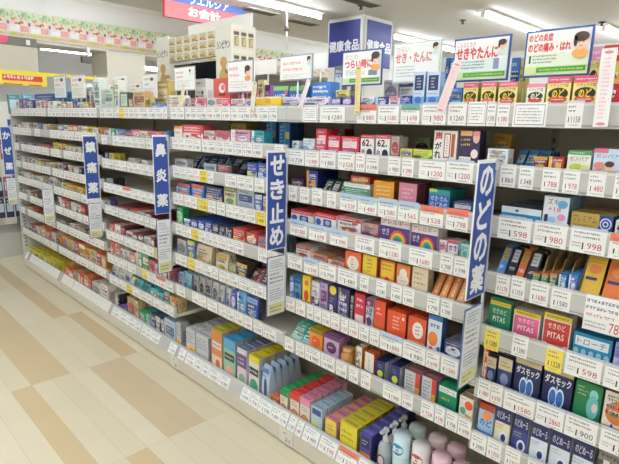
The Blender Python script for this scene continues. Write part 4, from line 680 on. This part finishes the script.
capped(441, 1.475, 'd06a90', 'dcb8c4', 'pink bottle nearest the throat flag in front on bottom shelf'); capped(417, 1.56, '8cb040', 'a8b8b4', 'grey-green bottle behind the blue-labelled bottle'); capped(437, 1.56, 'd08a9c', 'd4c0c4', 'pale pink bottle behind the red-labelled bottle'); capped(456, 1.56, 'c86a88', 'd4b0bc', 'pink bottle behind the front pink bottle'); capped(461, 1.475, 'c05a80', 'd0a8b8', 'pink bottle at right end of bottom shelf, left of throat flag')

# ================================================================ AISLE FLAGS
def flag(x, chars, top, blue, bot, name, wd=.1, word=''):
    e = tag(empty('aisle_flag', (x, SY - .004 - wd, 0), (0, 0, math.pi / 2)), name, 'flag sign', 'blue category flags on the shelf fronts')
    if chars:
        g = G(); g.box(0, wd, -.002, .002, blue, top, mat('f2f2ee')); g.rect(.003, wd - .003, blue + .003, top - .01, -.0024, '33509c')
        n = len(chars); H = (top - blue - .02) / n; s_ = min(H * .84, wd * .72)
        for i, ch in enumerate(chars):
            zc = top - .012 - H * (i + .5); g.text(ch, wd / 2 - s_ * .45, wd / 2 + s_ * .45, zc - s_ * .5, zc + s_ * .5, -.003, mat('f4f4f0'), .05)
        g.build('sign_panel', e)
    t1 = blue - .03 if chars else top
    g = G(); g.box(.004, wd - .002, -.0015, .0015, bot, t1, mat('5c6c98')); W = wd - .006; H = t1 - bot
    g.rect(.008, wd - .006, bot + .004, t1 - .004, -.0018, 'eceef0')
    g.art([('r', .08, .03, .94, .2, 'e0dca0'), ('l', .14, .8, .86, .95, '6c7080', 4), ('r', .1, .76, .9, .765, '88909c'), ('l', .12, .54, .86, .74, '44474e', 3), ('r', .1, .5, .9, .505, '88909c'), ('l', .12, .26, .88, .46, '60646c', 5), ('l', .16, .05, .8, .17, '7c7440', 2)], W, H, .006, bot, -.0018)
    g.build('info_card', e)
    g = G(); g.box(wd - .012, wd + .002, -.006, .006, top - .03, top, mat('d0d2d0')); g.box(wd - .006, wd + .002, -.003, .003, bot + .02, top - .03, mat('c8ccd0', .2)); g.build('bracket', e)
flag(-.645, 'のどの薬', 1.366, .965, .683, 'blue flag reading のどの薬 (throat flag) with white info card below', .112)
flag(-1.535, 'せき止め', 1.344, .935, .644, 'blue flag reading せき止め (cough flag) with white info card below', .108)
flag(-2.495, '鼻炎薬', 1.373, .945, .606, 'blue flag reading 鼻炎薬 (rhinitis flag) with white info card below', .092)
flag(-3.435, '鎮痛薬', 1.342, .913, .641, 'blue flag reading 鎮痛薬 (painkiller flag) with white info card below', .095)
flag(-4.388, '', .875, .6, .6, 'small hanging info card without blue panel, left of painkiller flag', .09)
flag(-5.41, 'かぜ薬', 1.358, .905, .612, 'blue flag reading かぜ薬 (cold flag) at the far left end', .09)

# ================================================================ TOP-SHELF SIGNS
def board(tl, tr, bl, Y, els, label, border='3c5494', face=None, zpole=1.477, bg='f3f4ee'):
    a = onY(*tl, Y); b_ = onY(*tr, Y); d = onY(*bl, Y); wd = b_.x - a.x; h = a.z - d.z
    e = tag(empty('pop_signboard', (a.x, Y, zpole)), label, 'signboard', 'sales signboards standing on the top shelf')
    z = d.z - zpole
    if border:
        g = G(); g.box(-.006, wd + .006, .0, .004, z - .006, z + h + .006, mat(border)); g.build('border', e)
    g = G(); g.box(0, wd, -.003, 0, z, z + h, mat(bg)); g.art(els, wd, h, 0, z, -.003); g.build('board', e)
    if face:
        fx, fz, fr = face[0] * wd, z + face[1] * h, face[2] * h
        g = G(); y = -.0062; g.ell(fx, fz - fr * 1.25, fr * .9, fr * .55, y, 'e8a860' if fr > .02 else 'd8e8e0'); g.ell(fx, fz, fr * .72, fr * .85, y - .0004, 'f2d2b8'); g.ell(fx, fz + fr * .55, fr * .82, fr * .55, y - .0008, '4a3428'); g.ell(fx - fr * .6, fz + fr * .1, fr * .22, fr * .6, y - .0008, '4a3428')
        for s in (-.25, .25): g.ell(fx + s * fr, fz - fr * .05, fr * .08, fr * .06, y - .001, '3a2a24')
        g.ell(fx, fz - fr * .45, fr * .16, fr * .06, y - .001, 'd0605c'); g.build('illustration', e)
    g = G(); g.lathe([(.004, 0), (.004, z + h * .5)], mat('dfe3e2', .2), 8, wd * .5, .0135); g.lathe([(.013, 0), (.013, .003)], mat('dfe3e2', .2), 12, wd * .5, .0135); g.build('stand', e)
RDT = 'd8484e'
TAIL = [('r', .0, .03, 1, .2, 'cfe0a0'), ('r', .2, .06, .98, .18, '4f9a44'), ('l', .25, .09, .94, .15, 'e4ec90', 1)]
board((456.5, 41.5), (510, 35.8), (456.5, 80.5), 1.535, [('r', 0, 0, 1, .5, 'e2ecec'), ('t', 'こんなときの', .04, .82, .4, .95, 'd8707a'), ('t', 'せきやたんに', .04, .52, .82, .8, RDT, .05), ('l', .1, .26, .6, .48, '38424c', 3), ('r', .76, .24, .86, .5, '8c9ac0')] + TAIL, 'signboard in blue border reading せきやたんに, above the yellow cartons', face=(.9, .8, .13))
board((529, 33.5), (593, 27), (525, 76), 1.535, [('r', 0, 0, 1, .5, 'e6eeda'), ('t', 'のどの炎症', .03, .78, .42, .95, RDT, .04), ('t', 'のどの痛み・はれ', .03, .54, .71, .74, RDT, .05), ('l', .12, .26, .62, .48, '2e3a44', 3), ('r', .06, .28, .09, .46, '2e3a44')] + TAIL, 'largest signboard in blue border, woman face at its upper right', face=(.87, .7, .2))
board((395.5, 45.5), (441, 41.5), (394.5, 82), 1.535, [('t', 'つらい', .04, .78, .34, .94, 'e08a8c'), ('t', 'せき・たんに', .04, .5, .84, .76, 'e0868a', .05), ('l', .06, .1, .5, .44, '93a8a0', 4)], 'pale signboard with red letters behind the two navy-panelled cartons', border='c8d4cc', face=(.92, .86, .1))
board((344, 53.5), (382, 48.5), (343, 85), 1.535, [('t', 'のどの', .06, .78, .4, .94, 'd87a80'), ('t', 'つらい時に', .06, .5, .78, .76, RDT, .05), ('l', .1, .28, .6, .46, '5c6c68', 3), ('r', .7, .26, .92, .42, '8088a0')] + TAIL, 'signboard with green foot and orange figure in front of navy pillar', face=(.88, .74, .2))
board((228.5, 63), (252.5, 60), (228.5, 92), 1.535, [('l', .06, .45, .62, .9, 'e07a88', 2), ('l', .08, .1, .8, .38, 'b8b4b0', 3)], 'small framed signboard with pink letters and boy at right', border='9090a0', face=(.84, .66, .18))
board((281, 58), (312, 55), (281, 80), 1.535, [('l', .1, .3, .8, .85, 'e08088', 2), ('l', .1, .06, .8, .24, 'c0bcb8', 2)], 'cream signboard with pink scribbled letters left of navy pillar', border='9aa0b4', face=(.94, .8, .14))
board((175, 69), (194, 67), (175, 90), 1.535, [('l', .06, .5, .5, .9, 'd8808c', 2), ('l', .1, .1, .9, .46, 'b8b8a8', 4)], 'small white signboard in front of the dark display opening', border='c8c4bc', face=(.84, .8, .1))
board((256, 61), (277, 60), (256, 75), 1.70, [('r', .05, .08, .95, .92, 'fbf8ec')], 'blank cream card standing on the top shelf', border=None)
board((310.5, 54.5), (328, 53.5), (310.5, 70), 1.70, [('r', .05, .05, .95, .95, 'fbf8ee')], 'blank cream card left of navy pillar base', border=None)
for tl, tr, bl, lab in (((97, 78), (107, 77), (97, 96), 'white leaflet sign, leftmost of those before the cream pillar'), ((114, 77), (127, 76), (114, 98), 'white leaflet sign with dark spot before the cream pillar'), ((129, 84), (142, 83), (129, 99), 'low white leaflet sign at right of cream pillar'), ((143, 76), (156, 74), (143, 98), 'pinkish leaflet sign left of the display bin'), ((54, 77), (65, 76), (54, 98), 'blue edged leaflet sign at far left of top shelf'), ((71, 77), (84, 76), (71, 98), 'pink lettered leaflet sign at far left of top shelf')):
    board(tl, tr, bl, 1.535, [('e', .7, .82, .12, .08, '4a443c'), ('l', .1, .5, .6, .95, gr.choice(['c88a94', '98a0a0', 'c0a080']), 2), ('l', .1, .08, .9, .46, gr.choice(['b8b4a8', 'a0b0a8']), 4)], lab, border='d8d4cc' if tl[0] != 54 else '4c78b8', bg='ece9e0')
def talker(top, bot, wd, label, col='f2f0ec', ink='e08c94', Y=1.392):
    a = onY(*top, Y); b_ = onY(*bot, Y); L = (a - b_).length; an = math.atan2(a.x - b_.x, a.z - b_.z)
    g = G(); g.box(-wd / 2, wd / 2, -.001, 0, 0, L, mat(col)); g.art([('e', .5, .95, .3, .02, ink), ('e', .5, .04, .3, .02, ink)] + [('l', .25, .1, .75, .9, shade(ink, 1.15), 16)], wd, L, -wd / 2, 0, -.001)
    tag(g.build('shelf_talker', None, b_, (0, an, 0)), label, 'paper strip', 'narrow paper strips leaning on the top rail')
talker((610, 48), (600, 127), .034, 'long white paper strip leaning over the top rail, right edge'); talker((458, 62), (440, 112), .03, 'paper strip with pink print leaning beside the せきやたんに signboard', 'f0dcd8')
talker((359, 66), (357, 114), .024, 'yellow patterned paper strip before the green-footed signboard', 'e8dc9c', 'b8843c'); talker((309, 80), (300, 108), .022, 'pale paper strip left of the purple cartons'); talker((255, 82), (252, 112), .03, 'cream paper strip left of the yellow 100 carton', 'eae2cc', '9aa08c')
talker((184, 84), (181, 106), .03, 'cream paper strip before the small white signboard', 'eee4c0', 'c8b060')

# ================================================================ ROOM DISTANCE
# navy pillar panels reading 健康食品
p0 = onZ(326, 19, CEIL); p1 = onZ(363.5, 14, CEIL); p2 = onZ(392.5, 21.5, CEIL)
PX0, PX1, PY0, PY1 = p0.x, p1.x, p1.y, p2.y
g = G(); g.box(PX0, PX1, PY0, PY1, 0, CEIL - .002, mat('e6e4da')); struct(g.build('pillar_column'))
zb = onY(340, 67, PY0).z
def navy(wd, h, loc, rot, lab):
    e = tag(empty('hanging_sign_panel', loc, rot), lab, 'sign', 'navy health-food sign panels')
    g = G(); g.box(-wd / 2 - .03, wd / 2 + .03, 0, .02, -.03, h + .03, mat('e8e8e2')); g.build('frame', e)
    g = G(); g.box(-wd / 2, wd / 2, -.006, 0, 0, h, mat('37408a')); g.art([('t', '健康食品', .02, .34, .98, .58, 'f2f2f4', .035)], wd, h, -wd / 2, 0, -.006); g.build('panel', e)
W_ = PX1 - PX0 - .06; H_ = CEIL - .06 - zb
navy(W_, H_, ((PX0 + PX1) / 2, PY0 - .021, zb), (0, 0, 0), 'navy sign panel reading 健康食品 on the pillar, left face')
navy(PY1 - PY0 - .1, H_, (PX1 + .021, (PY0 + PY1) / 2 + .02, zb), (0, 0, math.pi / 2), 'navy sign panel reading 健康食品 on the pillar, right face')
# hanging checkout sign
X = -6.0
a = onX(165, 15, X); b_ = onX(245, 24, X); wd = b_.y - a.y
e = tag(empty('checkout_sign', (X, a.y, a.z - .01), (0, 0, math.pi / 2)), 'red and blue hanging sign reading ウエルシア お会計 below the ceiling', 'sign')
g = G(); g.box(0, wd, 0, .06, 0, .62, mat('c8484a')); g.rect(0, wd, .19, .62, -.0006, '46609c'); g.text('ウエルシア', wd * .28, wd * .78, .205, .31, -.0014, mat('f2f2ee'), .03); g.text('お会計', wd * .27, wd * .66, .05, .165, -.0014, mat('f2efec'), .03); g.build('sign_body', e)
for xx in (.15, .85):
    g = G(); g.lathe([(.006, .62), (.006, CEIL - a.z + .01)], mat('d8d8d0'), 8, wd * xx, .03); g.build('hanging_wire', e)
# flyer banner along the soffit: repeated leaflets
zt, zb2 = 2.71, 2.385
i = 0; y = 1.2
while y < 7.6:
    g = G(); L = .235
    g.box(0, L - .004, 0, .004, 0, zt - zb2, mat('efe2c8'))
    fr = random.Random(4)
    els = [('r', 0, .62, 1, 1, 'dfe4bc')] + [('e', fr.uniform(.08, .92), fr.uniform(.66, .94), fr.uniform(.04, .12), fr.uniform(.03, .07), fr.choice(['94c088', 'b4d49c', 'e8c8a0', 'f0dcd0', '7cb084', 'e8b0a8'])) for _ in range(16)]
    els += [('e', fr.uniform(.2, .9), fr.uniform(.5, .7), fr.uniform(.03, .09), fr.uniform(.03, .06), fr.choice(['c87858', 'e0a070', 'e8c0a0', '8c4c40', 'f0dcd0'])) for _ in range(14)]
    els += [('r', .02, .3, .26, .6, 'f2ccd4'), ('e', .08, .54, .05, .07, '6c5078'), ('r', .14, .24, .62, .48, 'f8f3f0'), ('l', .18, .4, .58, .47, 'd88c94', 1), ('r', .64, .26, 1, .46, 'ea9c94'), ('l', .68, .3, .96, .42, 'f6e0dc', 2), ('r', 0, .06, 1, .22, 'dccfa4'), ('l', .05, .08, .95, .2, 'b88c60', 1), ('e', .3, .14, .16, .06, 'c4c848'), ('r', 0, 0, 1, .06, 'eccabc')]
    g.art(els, L - .004, zt - zb2, 0, 0, 0)
    i += 1
    tag(g.build('flyer', None, (SOF + .026, y, zb2), (0, 0, math.pi / 2)), 'colourful green and pink flyer, %s from left in the banner row under the ceiling' % nth(i), 'flyer', 'flyers of the banner row on the soffit'); y += L
# grey pelmet panel, yellow banner
a = onX(-6, 50, -7.0); b_ = onX(37, 48, -7.0); d = onX(37, 73, -7.0)
e = tag(empty('grey_signboard', (-7.0, a.y, d.z), (0, 0, math.pi / 2)), 'beige grey signboard with dark top strip, upper left corner', 'signboard')
g = G(); g.box(0, b_.y - a.y, 0, .08, 0, b_.z - d.z, mat('c9c1ac')); g.build('panel', e)
g = G(); g.box(0, b_.y - a.y, -.01, .08, b_.z - d.z, b_.z - d.z + .1, mat('6a6456')); g.art([('e', .2, .9, .14, .8, 'd8506c'), ('r', .74, .2, .84, .8, 'e8e8e4')], b_.y - a.y, .1, 0, b_.z - d.z, -.01); g.build('top_strip', e)
Xb = -6.7; a = onX(0, 69, Xb); b_ = onX(46, 71, Xb); d = onX(0, 84, Xb); f = onX(97, 74, Xb)
e = tag(empty('yellow_banner', (Xb, a.y - .3, d.z), (0, 0, math.pi / 2)), 'yellow banner with red lettering at the upper left', 'banner')
L1 = b_.y - a.y + .3; L2 = f.y - a.y + .3; H1 = a.z - d.z
g = G(); g.box(0, L1, 0, .004, 0, H1, mat('f2dc3c')); g.box(L1, L2, 0, .004, H1 * .78, H1, mat('f2dc3c')); g.art([('r', .4, .3, .94, .68, 'd84038'), ('l', .41, .3, .93, .8, 'f6f0e8', 1), ('r', .4, .02, .66, .1, 'd84038'), ('r', .74, .02, .92, .1, 'd84038')], L1, H1, 0, 0, -.001); g.build('cloth', e)
g = G(); 
for yy in (.02, L2 - .02): g.lathe([(.015, -d.z), (.015, H1 + .02)], mat('dcdcd4'), 8, yy, .02)
g.build('poles', e)
# pale counter behind, and the far store fittings
a = onX(-8, 88, -6.75); b_ = onX(110, 88, -6.75)
g = G(); g.box(-7.1, -6.76, a.y, b_.y, 0, 1.62, mat('e4e0d4')); tag(g.build('pharmacy_counter'), 'pale cabinet block standing under the yellow banner', 'cabinet')
# wall camera arm near the banner
P0 = onX(88, 52, -7.0); g = G(); g.box(-.02, .02, -.1, .1, -.02, .02, mat('f0eee8')); g.box(-.015, .015, -.015, .015, -.14, -.02, mat('44443f'))
e = tag(empty('ceiling_camera', (P0.x, P0.y, 2.36)), 'small white camera arm hanging below the flyer row at left', 'camera'); 
g = G(); g.box(-.015, .015, -.02, .02, -.12, 0, mat('f0eee8')); g.build('arm', e)
g = G(); g.box(-.03, .03, -.09, .03, -.2, -.12, mat('55544e')); g.build('camera_body', e)
# promotional display bin (cream with dark opening) in the next aisle
YF = 2.75
c0 = onY(156, 40, YF); c1 = onY(231, 23, YF); dk0 = onY(169, 62, YF); dk1 = onY(216, 56, YF); cb = onY(200, 82, YF); ct = onY(200, 33, YF)
wd = c1.x - c0.x; zt = c1.z; x0 = c0.x
e = tag(empty('display_bin', (x0, YF, 0)), 'cream display stand with dark opening and repeated small bottle prints, behind top shelf', 'display stand')
pw = dk0.x - x0; pr2 = c1.x - dk1.x; DP = .27
def fig(g, x, z, s, y):
    g.ell(x, z + s * .9, s * .16, s * .14, y, 'c8a060'); g.ell(x, z + s * .45, s * .2, s * .34, y, 'd0a860'); g.ell(x - s * .12, z + s * .05, s * .08, s * .28, y, 'c89850'); g.ell(x + s * .16, z + s * .1, s * .08, s * .26, y, 'c89850'); g.ell(x + s * .25, z + s * .65, s * .18, s * .06, y, 'c8a060')
for xa, xb in ((0, pw), (wd - pr2, wd)):
    g = G(); g.box(xa, xb, 0, DP, 0, zt, mat('ede8d8')); g.text('シンビヤン', xa + .015, xb - .015, zt - .2, zt - .13, -.001, mat('3a3630'), .03); fig(g, (xa + xb) / 2, zt - .62, .34, -.001)
    if xa > 0:
        for r_ in range(3):
            for k in range(3):
                yy = .02 + k * .08; zz = zt - .2 - r_ * .2
                g.add([(xb + .001, yy, zz), (xb + .001, yy + .072, zz), (xb + .001, yy + .072, zz + .16), (xb + .001, yy, zz + .16)], [(0, 1, 2, 3)], 'e6dcc0'); g.add([(xb + .002, yy + .008, zz + .11), (xb + .002, yy + .064, zz + .11), (xb + .002, yy + .064, zz + .14), (xb + .002, yy + .008, zz + .14)], [(0, 1, 2, 3)], '5c5440'); g.add([(xb + .0025, yy + .03, zz + .03), (xb + .0025, yy + .05, zz + .03), (xb + .0025, yy + .056, zz + .09), (xb + .0025, yy + .036, zz + .09)], [(0, 1, 2, 3)], 'd8c088'); g.add([(xb + .002, yy + .012, zz + .02), (xb + .002, yy + .06, zz + .02), (xb + .002, yy + .06, zz + .1), (xb + .002, yy + .012, zz + .1)], [(0, 1, 2, 3)], 'a89868')
    g.build('side_post', e)
zo = (onY(192, 59, YF)).z
g = G(); g.box(pw, wd - pr2, 0, .05, zo, zt - .03, mat('ebe5d4'))
cw = (wd - pr2 - pw) / 6; ch = (zt - .03 - zo) / 3
for r_ in range(3):
    for k in range(6):
        g.art([('r', .04, .05, .96, .95, 'e2d8ba'), ('l', .12, .52, .88, .94, '5c5440', 2), ('e', .34, .28, .2, .2, 'b08c44'), ('e', .62, .34, .14, .26, 'c8a868'), ('r', .56, .08, .9, .2, '8a7850'), ('e', .8, .36, .1, .12, 'd8c498')], cw, ch, pw + k * cw, zo + r_ * ch, 0)
g.build('header_panel', e)
g = G(); g.box(pw, wd - pr2, .25, .265, .6, zo, mat('2a2b2c', .3)); g.box(pw, wd - pr2, .0, .25, .6, cb.z - .02, mat('3a3a3a', .3)); g.add([(pw, .05, zo - .03), (wd - pr2, .05, zo - .03), (wd - pr2, .24, zo - .2), (pw, .24, zo - .2)], [(0, 1, 2, 3)], mat('35373a', .15)); g.build('bin_interior', e)
g = G(); h0 = onY(176, 27, YF + .25).z; g.box(pw * .9, wd - .05, .25, .28, zt - .1, zt + .13, mat('f4f1e8')); g.build('top_header', e)
# stand at the left end with hanging packs
g = G()
e = tag(empty('wire_rack', (-6.1, 1.15, 0)), 'grey rack with hanging blue packs beyond the left end of shelves', 'rack')
g.box(-.25, .25, 0, .5, .0, .25, mat('b8b8ae')); g.box(-.25, .25, .46, .5, .25, 1.35, mat('787c86')); g.build('rack_frame', e)
g = G(); g.box(-.25, .25, 0, .48, .62, .64, mat('c0bcb4')); g.build('shelf', e)
hr = random.Random(9)
for k in range(14):
    yy = 1.17 + (k % 5) * .085; zz = (.42, .642, 1.02)[k // 5]
    g = G(); col = hr.choice(['34508c', '2c3c5c', '2c3c5c', '3c5c9c', 'a85c6c']); g.box(-.035, .035, 0, .018, 0, .2, mat(col)); g.art([('r', .1, .3, .9, .75, 'c8d4e4'), ('l', .15, .8, .85, .95, 'f0f0f0', 1)], .07, .2, -.035, 0, 0)
    tag(g.build('hanging_pack', None, (-5.826, yy, zz), (0, 0, math.pi / 2)), '%s hanging pack, %s from front, %s row of rack at far left' % ({'3': 'blue', '2': 'navy', '4': 'light blue', 'c': 'silver', 'a': 'rose'}[col[0]], nth(k % 5 + 1), ('bottom', 'middle', 'top')[k // 5]), 'pack', 'packs hanging on the rack at far left')

for k, (yy, zz) in enumerate(((1.44, 1.33), (1.55, 1.33), (1.66, 1.35), (1.46, 1.56), (1.58, 1.57))):
    g = G(); g.box(-.05, .05, 0, .03, -.09, .09, mat(('3c68a8', '5c98b8', '34548c', '4c9098', '6cA8c0'.lower())[k])); g.art([('r', .1, .3, .9, .75, 'c8d8e4'), ('l', .15, .8, .85, .95, 'f0f0f0', 1)], .1, .18, -.05, -.09, 0)
    tag(g.build('hanging_bag', None, (-5.455, yy, zz), (0, 0, math.pi / 2)), 'blue bag hooked on the left end of the shelves, %s' % ('lower front', 'lower middle', 'lower rear', 'upper front', 'upper rear')[k], 'bag', 'blue bags on the shelf end')
